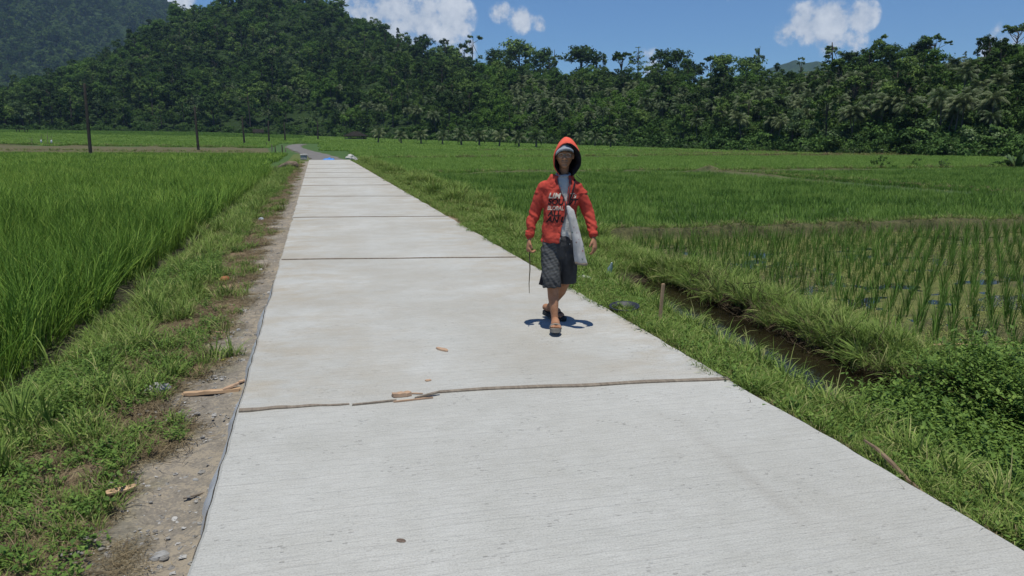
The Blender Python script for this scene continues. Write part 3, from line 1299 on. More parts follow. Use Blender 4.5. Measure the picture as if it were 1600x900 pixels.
a, d, z, g = sample_hill(6200, hill, az_of(-420), az_of(1950), lambda a: edge_D(a) + 2, lambda a: np.interp(a, HK, HR) * 1.0, 5)
D_, R_ = edge_D(a), np.interp(a, HK, HR)
t = (d - D_) / (R_ - D_)
x, y = np.sin(a) * d, np.cos(a) * d
px, py = project(x, y, z)
# trees thin out with distance only in number, so keep the spacing roughly even
keep = g.uniform(0, 1, len(a)) < np.clip(d / 330, .66, 1)
opn = open_slope(px, py)
belt = (t < .5) & (((px > 800) & (py > 140)) | ((px > 330) & (px < 700) & (py > 160)))
pal = (g.uniform(0, 1, len(a)) < np.where(belt, .26, .04)) & (t > .01) & (t < .7) & ~opn
tree = keep & ~pal & ~opn
sc = np.clip(np.exp(g.normal(-.2, .33, len(a))), .35, 1.7) * np.interp(px, [0, 500, 1000, 1600], [1.0, .95, .62, .54]) * np.where(t > .9, .62, 1)
kind = g.integers(0, 8, len(a))
kind = np.where((vnoise(x, y, 38, 91) + .5 * vnoise(x, y, 14, 92) > .28) & (g.uniform(0, 1, len(a)) < .75), g.integers(8, 10, len(a)), kind)
kind = np.where(g.uniform(0, 1, len(a)) < .06, 8, kind)
kind = np.where((kind == 6) & (g.uniform(0, 1, len(a)) < .6), 0, kind)
rz = g.uniform(0, 6.28, len(a))
zsq = np.ones(len(a))


def split_visible(mask_, n, size):
    """the n that show largest in the photo and the others"""
    ids = np.where(mask_)[0]
    inf = (px[ids] > -20) & (px[ids] < 1620) & (py[ids] > -10)
    score = np.where(inf, size[ids] / d[ids], 0)
    order = ids[np.argsort(-score)]
    return order[:n], order[n:]


ZONES = [(-60, 'left of the nearest pole'), (142, 'between the two nearest poles'), (310, 'right of the second pole'), (480, 'above the field hut'),
         (590, 'behind the left half of the young palm row'), (720, 'behind the right half of the young palm row'), (850, 'straight behind the man'), (960, 'right of the man below the cleared ridge'),
         (1100, 'below the ridge dip'), (1250, 'below the ragged ridge trees'), (1390, 'below the widest ridge tree'), (1490, 'below the far right clearing')]


def where_on_hill(pxx, tt):
    z_ = [n_ for x0_, n_ in ZONES if pxx >= x0_] or [ZONES[0][1]]
    h_ = 'at the foot' if tt < .12 else 'low' if tt < .3 else 'midway' if tt < .6 else 'high'
    return h_ + ', ' + z_[-1]


near_ids, rest_ids = split_visible(tree, 290, sc)
gname = {'round': ('broadleaf_tree', 'round dark forest tree', 'round broadleaf trees of the forest'),
         'tall': ('tall_tree', 'tall narrow forest tree', 'tall narrow trees of the forest'),
         'pale': ('pale_leaved_tree', 'pale leaved forest tree', 'pale leaved trees of the forest'),
         'umbrella': ('spreading_tree', 'flat crowned forest tree', 'flat crowned trees of the forest'),
         'bright': ('bright_green_tree', 'bright green forest tree', 'bright green trees of the forest')}
for i in near_ids:
    k = kinds[kind[i]]
    nm, lb, gp = gname[k]
    o = obj(nm, far_src[kind[i]], None, (x[i], y[i], z[i] - .3), (0, 0, rz[i]), (sc[i],) * 3)
    tag(o, lb + ' ' + where_on_hill(px[i], t[i]), 'tree', gp)
pts = np.stack([x, y, z - .3], 1)
scatter('forest', far_src, pts[rest_ids], rz[rest_ids], sc[rest_ids], kind[rest_ids])
psc = g.uniform(.6, 1.0, len(a)) * np.interp(px, [0, 900, 1600], [1.0, .72, .58])
pn, pr = split_visible(pal, 240, psc)
for i in pn:
    o = obj('coconut_palm', palm_src[kind[i] % 3], None, (x[i], y[i], z[i]), (0, 0, rz[i]), (psc[i],) * 3)
    tag(o, 'forest coconut palm ' + where_on_hill(px[i], t[i]), 'palm tree', 'coconut palms within the forest')
scatter('palm_grove', palm_src, pts[pr], rz[pr], psc[pr], kind[pr] % 3)
# undergrowth and shrubs
a, d, z, g = sample_hill(19000, hill, az_of(-420), az_of(1950), lambda a: edge_D(a) - 3, lambda a: np.interp(a, HK, HR) * 1.0, 6)
t = (d - edge_D(a)) / (np.interp(a, HK, HR) - edge_D(a))
x, y = np.sin(a) * d, np.cos(a) * d
px, py = project(x, y, z)
opn = open_slope(px, py)
k = (g.uniform(0, 1, len(a)) < np.clip(d / 420, .3, .9)) | opn
s = g.uniform(.6, 1.7, len(a)) * np.where(opn, .42, 1)
idx = g.integers(0, 5, len(a))
idx = np.where((idx == 4) & (g.uniform(0, 1, len(a)) < .5), 1, idx)
scatter('undergrowth', bush_src, np.stack([x, y, z - .2], 1)[k], g.uniform(0, 6.28, k.sum()), s[k], idx[k])
# fringe of low plants along the field's far edge
n = 700
a = rng.uniform(az_of(-200), az_of(1800), n)
d = edge_D(a) - rng.uniform(-3, 4, n)
fr = np.stack([np.sin(a) * d, np.cos(a) * d, np.maximum(height(np.sin(a) * d, np.cos(a) * d, False), hill(a, d)) - .1], 1)
scatter('field_edge_plants', bush_src + bsrc, fr, rng.uniform(0, 6.28, n), rng.uniform(.35, .95, n), rng.choice([0, 1, 2, 3, 4, 5, 6], n, p=[.2, .2, .15, .1, .15, .1, .1]))
# the hazy mountain's woods
a, d, z, g = sample_hill(9000, mount, az_of(-500), az_of(470), lambda a: 1010 + 0 * a, lambda a: 2000 + 0 * a, 8)
x, y = np.sin(a) * d, np.cos(a) * d
px, py = project(x, y, z)
k = (z > 6) & (py < 175)
scatter('mountain_forest', far_src, np.stack([x, y, z - 1], 1)[k], g.uniform(0, 6.28, k.sum()), g.uniform(1.3, 2.6, k.sum()), g.integers(0, 6, k.sum()))


def ground_at(x, y):
    a, d = math.atan2(x, y), math.hypot(x, y)
    return max(float(height(x, y, False)), float(hill(np.array(a), np.array(d))) if d > float(edge_D(a)) else -9)


# ridge trees that stand out against the sky
ridge = [(352, -4, 44, 'umbrella', 1.2, 'big dark flat crowned tree on the high hilltop left of the clouds'),
         (329, 2, 24, 'sparse', 1.0, 'small lone lollipop tree at the left end of the high hilltop'),
         (310, 18, 40, 'round', 1, 'low bushy dark tree where the hilltop meets the far mountain'),
         (384, -6, 30, 'tall', 1, 'narrow dark tree near the top of the high hill, left part'),
         (424, -10, 22, 'round', 1, 'round dark tree cut by the top of the frame on the high hill'),
         (480, -12, 22, 'tall', 1, 'narrow tree on the summit just left of the big summit tree'),
         (531, -2, 40, 'round', 1.25, 'big dark rounded tree at the right shoulder of the summit by the clouds'),
         (563, 27, 50, 'round', 1, 'low rounded tree just below the summit shoulder'),
         (597, 36, 62, 'round', 1.2, 'wide domed tree on the ridge slope under the large cloud'),
         (621, 42, 66, 'tall', .7, 'thin dark post-like tree on the ridge slope under the large cloud'),
         (659, 57, 84, 'round', 1.1, 'domed tree standing clear of the ridge under the large cloud'),
         (636, 58, 82, 'tall', 1, 'narrow tree on the slope left of the domed ridge tree'),
         (737, 55, 96, 'sparse', 1.2, 'lone pale tree with tufted top on the ridge right of the large cloud'),
         (704, 68, 98, 'round', 1, 'bushy tree on the falling ridge below the large cloud'),
         (775, 74, 104, 'round', 1, 'bushy dark tree between the tufted tree and the big domed one'),
         (811, 58, 108, 'round', 1.15, 'big domed dark tree on the low ridge below the small cloud'),
         (845, 73, 110, 'round', .9, 'smaller domed tree right of the big domed tree on the ridge'),
         (868, 84, 112, 'sparse', .9, 'thin scrubby tree between the domed trees and the double crowned tree'),
         (912, 65, 116, 'round', 1.25, 'large double crowned dark tree on the ridge behind the man'),
         (941, 84, 114, 'sparse', .9, 'slim sparse tree just right of the double crowned tree'),
         (972, 79, 101, 'umbrella', 1.0, 'small umbrella shaped tree alone on the cleared ridge'),
         (997, 73, 102, 'tiered', 1.2, 'lone conifer shaped tree with tiered branches on the cleared ridge'),
         (1031, 76, 116, 'tall', 1.1, 'tall brownish column tree at the right end of the clearing'),
         (1052, 74, 116, 'round', .95, 'round headed tree beside the brownish column tree'),
         (1086, 93, 122, 'round', 1, 'squat dark tree on the middle ridge'),
         (1112, 85, 118, 'umbrella', .8, 'small umbrella tree left of the flat topped spindly tree'),
         (1134, 82, 118, 'round', .9, 'dark bushy tree on the middle ridge beside a small umbrella tree'),
         (1172, 83, 120, 'round', 1.1, 'wide dark tree just left of the spindly flat topped tree'),
         (1185, 75, 120, 'sparse', .6, 'spindly thin tree with a flat wisp of leaves on the middle ridge'),
         (1218, 97, 128, 'tall', .9, 'narrow dark tree above the dip where far blue hills show'),
         (1253, 89, 130, 'sparse', .7, 'spindly bare looking tree at the lowest dip of the ridge'),
         (1306, 69, 122, 'sparse', 1.6, 'open crowned tree left of the row of ragged ridge trees'),
         (1326, 78, 122, 'round', .9, 'ragged dark tree second in the row under the right cloud'),
         (1345, 80, 122, 'sparse', 1.3, 'ragged pale tree third in the row right of the right cloud'),
         (1366, 74, 118, 'sparse', 1.5, 'pale open tree with drooping leaves midway along the right ridge'),
         (1391, 66, 116, 'round', .9, 'dark tufted tree left of the yellow green round tree'),
         (1421, 67, 112, 'round', 1.15, 'round yellow green tree left of the widest tree on the right ridge'),
         (1462, 53, 106, 'umbrella', 1.2, 'widest dark spreading tree on the right ridge'),
         (1442, 62, 108, 'round', 1.0, 'dark tree joined to the left side of the widest spreading tree'),
         (1531, 59, 90, 'sparse', .9, 'thin pale tree left of the small round tree near the right edge'),
         (1546, 57, 90, 'round', .8, 'small round dark tree on a bare stem near the right edge'),
         (1563, 60, 90, 'tiered', .9, 'pale feathery tree right of the small round tree near the right edge'),
         (1591, 36, 90, 'umbrella', 1.15, 'large umbrella shaped tree at the right edge of the photo'),
         (1508, 80, 100, 'sparse', .8, 'low scrubby tree on the right ridge right of the widest tree')]
RT = {}
for j, (pxx, ytop, ybase, k, wide, lab) in enumerate(ridge):
    a = float(az_of(pxx))
    Rr = float(np.interp(a, HK, HR)) * .985
    gz = float(hill(np.array(a), np.array(Rr))) - .5
    dv = direction(pxx, ytop)
    Rx, Ry = dv.x / math.hypot(dv.x, dv.y) * Rr, dv.y / math.hypot(dv.x, dv.y) * Rr
    topz = CAMH + Rr * dv.z / math.hypot(dv.x, dv.y)
    key = (k, j % 3)
    if key not in RT:
        lf, tr, H0 = make_tree(k, 500 + j)
        V, Q, mt = lf
        RT[key] = (quads('crown', V, Q, [mt]), tr.mesh('trunk', [M['bark']], True), float(V[:, 2].max()))
    cr, tr, H0 = RT[key]
    s = (topz - gz) / H0
    # shorter things may stand lower on the slope: never squeeze below a real tree's size
    root = bpy.data.objects.new({'umbrella': 'umbrella_tree', 'tiered': 'conifer_tree', 'sparse': 'sparse_tree', 'tall': 'column_tree', 'round': 'domed_tree'}[k], None)
    COL.objects.link(root)
    root.location = (Rx, Ry, gz)
    root.rotation_euler = (0, 0, j * 1.3)
    root.scale = (s * wide, s * wide, s)
    tag(root, lab, 'tree')
    obj('crown', cr, root)
    obj('trunk', tr, root)

# row of young coconut palms on the field's far edge
yp = [palm_parts(90 + i, H=2.2, nf=15, fl=2.6, young=True) for i in range(3)]
yp = [(quads('crown', V, Q, [mt]), tr.mesh('trunk', [M['palm_bark']], True)) for (V, Q, mt), tr, _ in yp]
rowp = [(591, 224, 198), (627, 225, 201), (658, 226, 199), (691, 227, 201), (721, 228, 197), (749, 229, 199), (780, 230, 199), (811, 231, 201), (838, 232, 199), (905, 229, 203), (930, 230, 202), (954, 232, 206)]
ords = ['first', 'second', 'third', 'fourth', 'fifth', 'sixth', 'seventh', 'eighth', 'ninth', 'tenth', 'eleventh', 'twelfth']
for j, (bx, by, ty) in enumerate(rowp):
    a = float(az_of(bx))
    D = float(edge_D(a)) * .9
    # stand it on the field where the sight line meets the ground
    dv = direction(bx, by)
    hd = math.hypot(dv.x, dv.y)
    for D in np.arange(100, 300, 1.0):
        if CAMH + D * dv.z / hd <= float(height(dv.x / hd * D, dv.y / hd * D, False)):
            break
    X, Y = dv.x / hd * D, dv.y / hd * D
    gz = float(height(X, Y, False))
    hgt = (by - ty) / 1222 * D
    cr, tr = yp[j % 3]
    root = bpy.data.objects.new('young_coconut_palm', None)
    COL.objects.link(root)
    root.location = (X, Y, gz)
    root.rotation_euler = (0, 0, j * 2.1)
    s = hgt / 4.4
    root.scale = (s * (.9 + .12 * (j % 3)), s * (.95 + .1 * (j % 2)), s)
    tag(root, '%s young coconut palm from the hut in the field edge row' % ords[j], 'palm tree', 'young coconut palms in a row at the field edge')
    obj('crown', cr, root)
    obj('trunk', tr, root)

# the air itself: far things fade towards blue
mb = MB()
mb.box((0, 1500, 298), (6400, 3500, 604))
hz_ = bpy.data.materials.new('haze_air')
hz_.use_nodes = True
hz_.node_tree.nodes.clear()
ho = hz_.node_tree.nodes.new('ShaderNodeOutputMaterial')
pv = hz_.node_tree.nodes.new('ShaderNodeVolumePrincipled')
pv.inputs['Color'].default_value = (.45, .68, 1.0, 1)
pv.inputs['Density'].default_value = .0001
pv.inputs['Anisotropy'].default_value = 0.0
hz_.node_tree.links.new(pv.outputs[0], ho.inputs['Volume'])
tag(mb.obj('haze', [hz_]), kind='stuff')


# ------------------------------------------------- rice, grass and weeds (stuff)
def in_view(x, y, margin=1.2, behind=1.2):
    w = x * ul_ + y * wl_
    u = x * wl_ - y * ul_
    return (w > behind) & (np.abs(u) < .78 * w + margin)


def grid_pts(x0, x1, y0, y1, sp, jit):
    xs, ys_ = np.arange(x0, x1, sp), np.arange(y0, y1, sp)
    X, Y = np.meshgrid(xs, ys_)
    X = X.ravel() + rng.normal(0, jit, X.size)
    Y = Y.ravel() + rng.normal(0, jit, Y.size)
    return X, Y


def put(name, protos, X, Y, smin, smax, idx=None, tilt=0.0, dz=0.0, zs=None, sc=None):
    Z = height(X, Y) + dz
    n = len(X)
    s = rng.uniform(smin, smax, n) if sc is None else sc
    tl = rng.normal(0, tilt, (n, 2)) if tilt else None
    return scatter(name, protos, np.stack([X, Y, Z], 1), rng.uniform(0, 6.28, n), s, idx, tl, zs)


W2 = lambda X, Y: X * ul_ + Y * wl_
U2 = lambda X, Y: X * wl_ - Y * ul_

# --- the tall dense rice on the left
tall = [blade_mesh('rice_plant', M['rice'], n=26, rad=.07, h=.62 + .05 * i, w=.0105, lean=.22, curl=.42, seg=5, seed=10 + i) for i in range(5)]
edge_x = lambda Y: -2.62 + .10 * vnoise(Y * 0, Y, 1.1, 51) + .05 * vnoise(Y * 0, Y, .4, 52)
X, Y = grid_pts(-24, -2.4, -1, 26, .155, .03)
k = in_view(X, Y) & (X < edge_x(Y)) & (W2(X, Y) < 17)
X, Y = X[k], Y[k]
big_ = 1 + .13 * vnoise(X, Y, 2.3, 53) + .20 * vnoise(X, Y, .6, 54)
put('tall_rice', tall, X, Y, 0, 0, tilt=.17, sc=rng.uniform(.82, 1.1, len(X)) * big_)
pt1 = [patch_mesh('rice_patch', M['rice'], 1.0, .166, .02, 20 + i, n=15, rad=.06, h=.66, w=.014, lean=.25, curl=.5, seg=3) for i in range(4)]
X, Y = grid_pts(-70, -3.0, 4, 60, .97, .02)
w = W2(X, Y)
k = in_view(X, Y, 3) & (w >= 16.6) & (w < 46)
put('tall_rice_beyond', pt1, X[k], Y[k], .92, 1.1)
# straight front row so the patches keep the field's edge
pt2 = [patch_mesh('rice_patch_far', M['rice'], 2.0, .25, .04, 30 + i, n=10, rad=.1, h=.62, w=.03, lean=.3, curl=.5, seg=2) for i in range(4)]
X, Y = grid_pts(-130, -3.6, 30, 150, 1.9, .1)
w = W2(X, Y)
k = in_view(X, Y, 6) & (w >= 45.5) & (w < 93.5)
put('rice_field_far', pt2, X[k], Y[k], .92, 1.08, dz=-.03)
low = [patch_mesh('low_rice_patch', M['rice_dark'] if i % 2 else M['rice_light'], 4.0, .4, .1, 40 + i, n=8, rad=.2, h=.42, w=.08, lean=.35, curl=.4, seg=2) for i in range(4)]
X, Y = grid_pts(-420, 200, 60, 420, 3.8, .2)
w, u = W2(X, Y), U2(X, Y)
dd = np.hypot(X, Y)
k = in_view(X, Y, 10) & (dd < edge_D(np.arctan2(X, Y)) - 1) & (X < -3) & (w > 136) & (dist_poly(X, Y, DIRT) > 4.5)
band = np.where((w > 210) & (w < 290), 1, 0)
put('distant_rice_left', low, X[k], Y[k], .9, 1.1, idx=(band[k] + 2 * rng.integers(0, 2, k.sum())), dz=-.05)

# --- seedlings in the water on the right, planted in rows
sdl = [blade_mesh('rice_seedling', M['rice_dark'], n=14, rad=.03, h=.27 + .03 * i, w=.0075, lean=.16, curl=.28, seg=3, seed=60 + i) for i in range(5)]
X, Y = grid_pts(4.95, 34, -1, 13.8, .24, .018)
miss = vnoise(X, Y, 1.3, 61)
k = in_view(X, Y) & (rng.uniform(0, 1, len(X)) < .95)
X, Y = X[k], Y[k]
put('paddy_seedlings', sdl, X, Y, .8, 1.15, tilt=.07, dz=.0)
# floating weeds between the seedlings
alg = []
for s in range(4):
    g = np.random.default_rng(70 + s)
    V, Q = [], []
    for i in range(46):
        c = np.array([g.normal(0, .09), g.normal(0, .09), g.uniform(.002, .02)])
        r = g.uniform(.003, .009)
        a0 = g.uniform(0, 6.28)
        b = len(V)
        V += [c + np.array([math.cos(a0 + q * 1.57) * r, math.sin(a0 + q * 1.57) * r, g.normal(0, .003)]) for q in range(4)]
        Q.append((b, b + 1, b + 2, b + 3))
    alg.append(quads('floating_weed', np.array(V), np.array(Q), [M['algae'] if 'algae' in M else M.setdefault('algae', foliage('floating_weed', [(.12, .15, .035), (.19, .21, .055), (.27, .28, .09)], .4, .6, .3, 0))]))
X, Y = rng.uniform(4.8, 26, 30000), rng.uniform(0, 13.9, 30000)
k = in_view(X, Y) & (vnoise(X, Y, 1.4, 62) + .5 * vnoise(X, Y, .45, 63) > -.25)
n = k.sum()
scatter('floating_weeds', alg, np.stack([X[k], Y[k], np.maximum(height(X[k], Y[k]), -.436) + .002], 1), rng.uniform(0, 6.28, n), rng.uniform(.45, 1.3, n))

# --- the next field: denser, darker rice
md = [patch_mesh('rice_patch_mid', M['rice_dark'] if i % 2 else M['rice_light'], 1.0, .2, .02, 80 + i, n=12, rad=.04, h=.29, w=.013, lean=.2, curl=.35, seg=3) for i in range(4)]
X, Y = grid_pts(5.2, 62, 15.3, 84, 1.0, .0)
w = W2(X, Y)
bd = np.minimum.reduce([dist_poly(X, Y, b_[0]) for b_ in BUNDS])
k = in_view(X, Y, 3) & (bd > .85) & (Y < 77) & ((Y < 42.6) | (Y > 44.6))
k1 = k & (Y < 42.6)
put('rice_of_middle_field', md, X[k1], Y[k1], .92, 1.06, idx=rng.integers(0, 4, k1.sum()))
md3 = [patch_mesh('rice_patch_pale', M['rice_light'], 1.0, .2, .02, 85 + i, n=12, rad=.06, h=.32, w=.016, lean=.25, curl=.35, seg=2) for i in range(3)]
k1 = k & (Y > 42.6)
put('rice_of_third_field', md3, X[k1], Y[k1], .92, 1.06)
md2 = [patch_mesh('rice_patch_light', M['rice_light'], 2.0, .25, .05, 90 + i, n=9, rad=.08, h=.36, w=.03, lean=.3, curl=.4, seg=2) for i in range(4)]
X, Y = grid_pts(5.8, 160, 14, 130, 1.95, .05)
w = W2(X, Y)
bd = np.minimum.reduce([dist_poly(X, Y, b_[0]) for b_ in BUNDS])
dd = np.hypot(X, Y)
near_done = (Y < 77.5) & (X < 61)
fpv = np.exp(-((w - 100) / 14) ** 2 - ((U2(X, Y) - 38) / 20) ** 2) + .15 * vnoise(X, Y, 9, 13)
k = in_view(X, Y, 6) & (bd > 1.2) & ~near_done & (dd < edge_D(np.arctan2(X, Y)) - 2) & (w < 120) & (rng.uniform(0, 1, len(X)) > sm(.2, .5, fpv) * .8)
put('light_green_rice', md2, X[k], Y[k], .9, 1.1)
X, Y = grid_pts(-20, 260, 60, 260, 3.85, .15)
w, dd = W2(X, Y), np.hypot(X, Y)
k = in_view(X, Y, 10) & (dd < edge_D(np.arctan2(X, Y)) - 2) & (w >= 120) & (X > -4) & (dist_poly(X, Y, DIRT) > 4.5)
put('distant_rice_right', low, X[k], Y[k], .9, 1.1, idx=rng.choice([0, 2], k.sum()), dz=-.05)
# thin brownish stand
X, Y = rng.uniform(20, 110, 26000), rng.uniform(50, 125, 26000)
w = W2(X, Y)
fpv = np.exp(-((w - 100) / 16) ** 2 - ((U2(X, Y) - 38) / 24) ** 2) + .15 * vnoise(X, Y, 9, 13)
k = (fpv > .3) & in_view(X, Y, 4) & (np.hypot(X, Y) < edge_D(np.arctan2(X, Y)) - 2)
dry = [blade_mesh('dry_tuft', M['straw'] if i < 2 else M['grass'], n=14, rad=.3, h=.3, w=.05, lean=.5, curl=.4, seg=2, seed=95 + i) for i in range(3)]
put('dry_stubble', dry, X[k], Y[k], .7, 1.2)

# --- verges
tuft_s = [blade_mesh('short_grass', M['grass'], n=20, rad=.055, h=.085 + .015 * i, w=.0055, lean=.55, curl=.6, seg=3, seed=110 + i) for i in range(4)]
tuft_m = [blade_mesh('grass_tuft', M['grass'], n=18, rad=.045, h=.2 + .03 * i, w=.0085, lean=.45, curl=.75, seg=4, seed=120 + i) for i in range(4)]
tuft_l = [blade_mesh('tall_grass_tuft', M['grass'], n=20, rad=.06, h=.40 + .05 * i, w=.010, lean=.35, curl=.8, seg=5, seed=130 + i) for i in range(4)]
weed_s = [weed_mesh('low_weed', M['weed'], 7, .10, .028, 140 + i, .09) for i in range(3)]
weed_m = [weed_mesh('leafy_weed', M['weed'], 11, .18, .031, 150 + i, .12) for i in range(4)]
vine = [weed_mesh('creeping_weed', M['weed'], 16, .28, .034, 160 + i, .18, vine=(i % 2 == 0)) for i in range(4)]
drys = [blade_mesh('dry_grass_tuft', M['straw'], n=12, rad=.06, h=.10 + .03 * i, w=.005, lean=.9, curl=.7, seg=3, seed=170 + i) for i in range(3)]
litt = [litter_mesh('dry_litter', M['straw'], 46, .16, .13, .0022, 180 + i) for i in range(4)]
ston = [stone_mesh('pebbles', M['gravel'], 12, .12, .011, 190 + i) for i in range(4)]


def rand_area(n, x0, x1, y0, y1, power=1.0):
    """denser near the camera"""
    q = rng.uniform(0, 1, n) ** power
    return rng.uniform(x0, x1, n), y0 + (y1 - y0) * q


# left verge, lush part beside the rice
X, Y = rand_area(17000, -2.75, -1.25, .8, 62, 1.9)
lim = -1.36 - .34 * (1 - sm(3, 9, Y)) + .22 * vnoise(X, Y, .6, 71) + .15 * vnoise(X, Y, .25, 72)
k = in_view(X, Y) & (X < lim)
k &= ~((X < -2.15 + .12 * vnoise(X, Y, .5, 74)) & (rng.uniform(0, 1, len(X)) < np.where(Y < 25, .93, .6)))
X, Y = X[k], Y[k]
cl = vnoise(X, Y, .9, 73)
idx = np.where(cl > .15, rng.integers(4, 8, len(X)), rng.integers(0, 4, len(X)))
idx = np.where((cl < -.1) & (rng.uniform(0, 1, len(X)) < .85), rng.integers(12, 16, len(X)), idx)
idx = np.where((rng.uniform(0, 1, len(X)) < .035), rng.integers(8, 12, len(X)), idx)
idx = np.where((rng.uniform(0, 1, len(X)) < .13), rng.integers(16, 19, len(X)), idx)
put('verge_grass_left', tuft_s + tuft_m + tuft_l + weed_m + drys, X, Y, .7, 1.2, idx=idx, tilt=.12, zs=None,
    sc=rng.uniform(.5, .92, len(X)) * np.where(Y > 15, 1.25, 1) * np.where((Y < 4) & (idx < 12), .62, 1))
# sparser part: dry litter, short grass, weeds
X, Y = rand_area(9000, -1.75, -.62, .8, 60, 2.0)
k = in_view(X, Y)
lxx = -X + .22 * vnoise(X, Y, .5, 11) + .12 * vnoise(X, Y, .16, 12)
grn = vnoise(X, Y, .45, 75) + .4 * vnoise(X, Y, .15, 76)
k &= (lxx > .85) & ((grn > .12) | (lxx > 1.65)) & (rng.uniform(0, 1, len(X)) < .75)
idx = np.where(rng.uniform(0, 1, len(X)) < .45, rng.integers(4, 7, len(X)), rng.integers(0, 4, len(X)))
idx = np.where(grn > .8, rng.integers(7, 11, len(X)), idx)
put('sparse_grass_left', tuft_s + weed_s + tuft_m, X[k], Y[k], .5, 1.05, idx=idx[k], tilt=.1)
X, Y = rand_area(10500, -2.05, -.72, .8, 55, 2.0)
lxx = -X + .22 * vnoise(X, Y, .5, 11) + .12 * vnoise(X, Y, .16, 12)
k = in_view(X, Y) & (lxx > .8) & (lxx < 1.95 + .2 * vnoise(X, Y, .4, 77)) & (vnoise(X, Y, .3, 78) > -.6)
idx = np.where(rng.uniform(0, 1, len(X)) < .8, rng.integers(0, 4, len(X)), rng.integers(4, 7, len(X)))
put('dry_litter_left', litt + drys, X[k], Y[k], .6, 1.2, idx=idx[k], sc=rng.uniform(.5, 1.1, k.sum()) * np.where(Y[k] < 4, .62, 1))
X, Y = rand_area(4200, -1.5, -.5, .8, 50, 1.8)
k = in_view(X, Y) & (rng.uniform(0, 1, len(X)) < np.interp(-X, [.5, .9, 1.2, 1.5], [1, .8, .15, .05]))
put('gravel_left', ston, X[k], Y[k], .3, 1.0, dz=-.006)

# right verge between road and ditch
X, Y = rand_area(15000, 2.52, 3.5, .8, 14.2, 1.4)
c = ditch_c(Y)
k = in_view(X, Y) & (X < np.where(Y < 9.2, c - .57, 9)) & (X > 2.6 + .07 * vnoise(X, Y, .5, 81) + .05 * vnoise(X, Y, .2, 84))
X, Y = X[k], Y[k]
c = ditch_c(Y)
nb = (X > c - .75) & (Y < 9.4)
idx = rng.integers(0, 4, len(X))
idx = np.where(nb & (rng.uniform(0, 1, len(X)) < .22), rng.integers(4, 8, len(X)), idx)
idx = np.where(rng.uniform(0, 1, len(X)) < .10, rng.integers(8, 11, len(X)), idx)
put('verge_grass_right', tuft_s + tuft_m + weed_s, X, Y, .65, 1.15, idx=idx, tilt=.1)
X, Y = rand_area(1500, 2.5, 2.95, .8, 40, 1.6)
k = in_view(X, Y)
put('dry_litter_right', litt + drys + ston, X[k], Y[k], .5, 1.0)
# the verge further on
X, Y = rand_area(26000, 2.52, 5.6, 8.9, 62, 1.7)
wid = np.where(Y < 14.3, 4.95, 4.7)
k = in_view(X, Y) & (X < wid + .2 * vnoise(X, Y, .8, 82)) & (X > 2.66 + .14 * vnoise(X, Y, .5, 81)) & ~((Y < 9.3) & (np.abs(X - ditch_c(Y)) < .4))
X, Y = X[k], Y[k]
cl = vnoise(X, Y, 1.1, 83)
idx = np.where((cl > .0) & (X > 3.1), rng.integers(4, 8, len(X)), rng.integers(0, 4, len(X)))
idx = np.where((cl > .62) & (X > 3.3), rng.integers(8, 12, len(X)), idx)
put('verge_grass_beyond', tuft_s + tuft_m + tuft_l, X, Y, .75, 1.2, idx=idx, tilt=.1, sc=rng.uniform(.7, 1.1, len(X)) * np.where(Y > 18, 1.3, 1))
# tall grass on the bank beyond the ditch, hanging over the water
X, Y = rng.uniform(4.1, 5.75, 9500), rng.uniform(.5, 14.2, 9500)
c = X - ditch_c(Y)
k = in_view(X, Y) & (c > .47) & (c < 1.0 + .12 * vnoise(X, Y, .7, 85)) | in_view(X, Y) & (Y > 8.9) & (X > 4.2) & (X < 4.95 + .1 * vnoise(X, Y, .7, 85))
X, Y = X[k], Y[k]
c = X - ditch_c(Y)
lowr = Y < 4.7 + .5 * vnoise(X, Y, .8, 86)
idx = np.where(rng.uniform(0, 1, len(X)) < .55, rng.integers(4, 8, len(X)), rng.integers(0, 4, len(X)))
idx = np.where(lowr & (rng.uniform(0, 1, len(X)) < .75), rng.integers(8, 12, len(X)), idx)
idx = np.where(rng.uniform(0, 1, len(X)) < .22, rng.integers(8, 12, len(X)), idx)
idx = np.where((c > 1.25) & (rng.uniform(0, 1, len(X)) < .6), rng.integers(4, 8, len(X)), idx)
put('bank_grass', tuft_m + tuft_l + weed_m, X, Y, .38, .66, idx=idx, tilt=.16)
# dead roots and stems under the bank's edge
X, Y = rng.uniform(4.0, 4.6, 1300), rng.uniform(3.5, 9.4, 1300)
c = X - ditch_c(Y)
k = (c > .36) & (c < .50) & (rng.uniform(0, 1, len(c)) < .6)
M['dead_root'] = foliage('dead_roots', [(.035, .028, .018), (.07, .052, .032), (.11, .085, .05)], .3, .8, .1, 0)
roots = [litter_mesh('dead_roots', M['dead_root'], 46, .16, .16, .0026, 186 + i) for i in range(3)]
put('bank_roots', roots, X[k], Y[k], .8, 1.5, tilt=.7)
# leafy weeds that fill the near end of the ditch
X, Y = rng.uniform(3.0, 5.2, 4200), rng.uniform(.8, 5.3, 4200)
c = X - ditch_c(Y)
top = 4.1 + .35 * vnoise(X, Y, .5, 87) + np.clip(c - .1, 0, 1) * .6
k = in_view(X, Y) & (c > -.36 + .12 * vnoise(X, Y, .4, 89)) & (c < 1.1) & (Y < top)
X, Y = X[k], Y[k]
n = len(X)
gz_ = np.maximum(height(X, Y), -.40) + .04
gz_ = gz_ + .03 * (1 + vnoise(X, Y, .45, 88)) * (rng.uniform(0, 1, n) ** .5)
idx = rng.integers(0, 8, n)
scatter('ditch_weeds', vine + weed_m, np.stack([X, Y, gz_], 1), rng.uniform(0, 6.28, n), rng.uniform(.7, 1.2, n), idx, rng.normal(0, .2, (n, 2)))
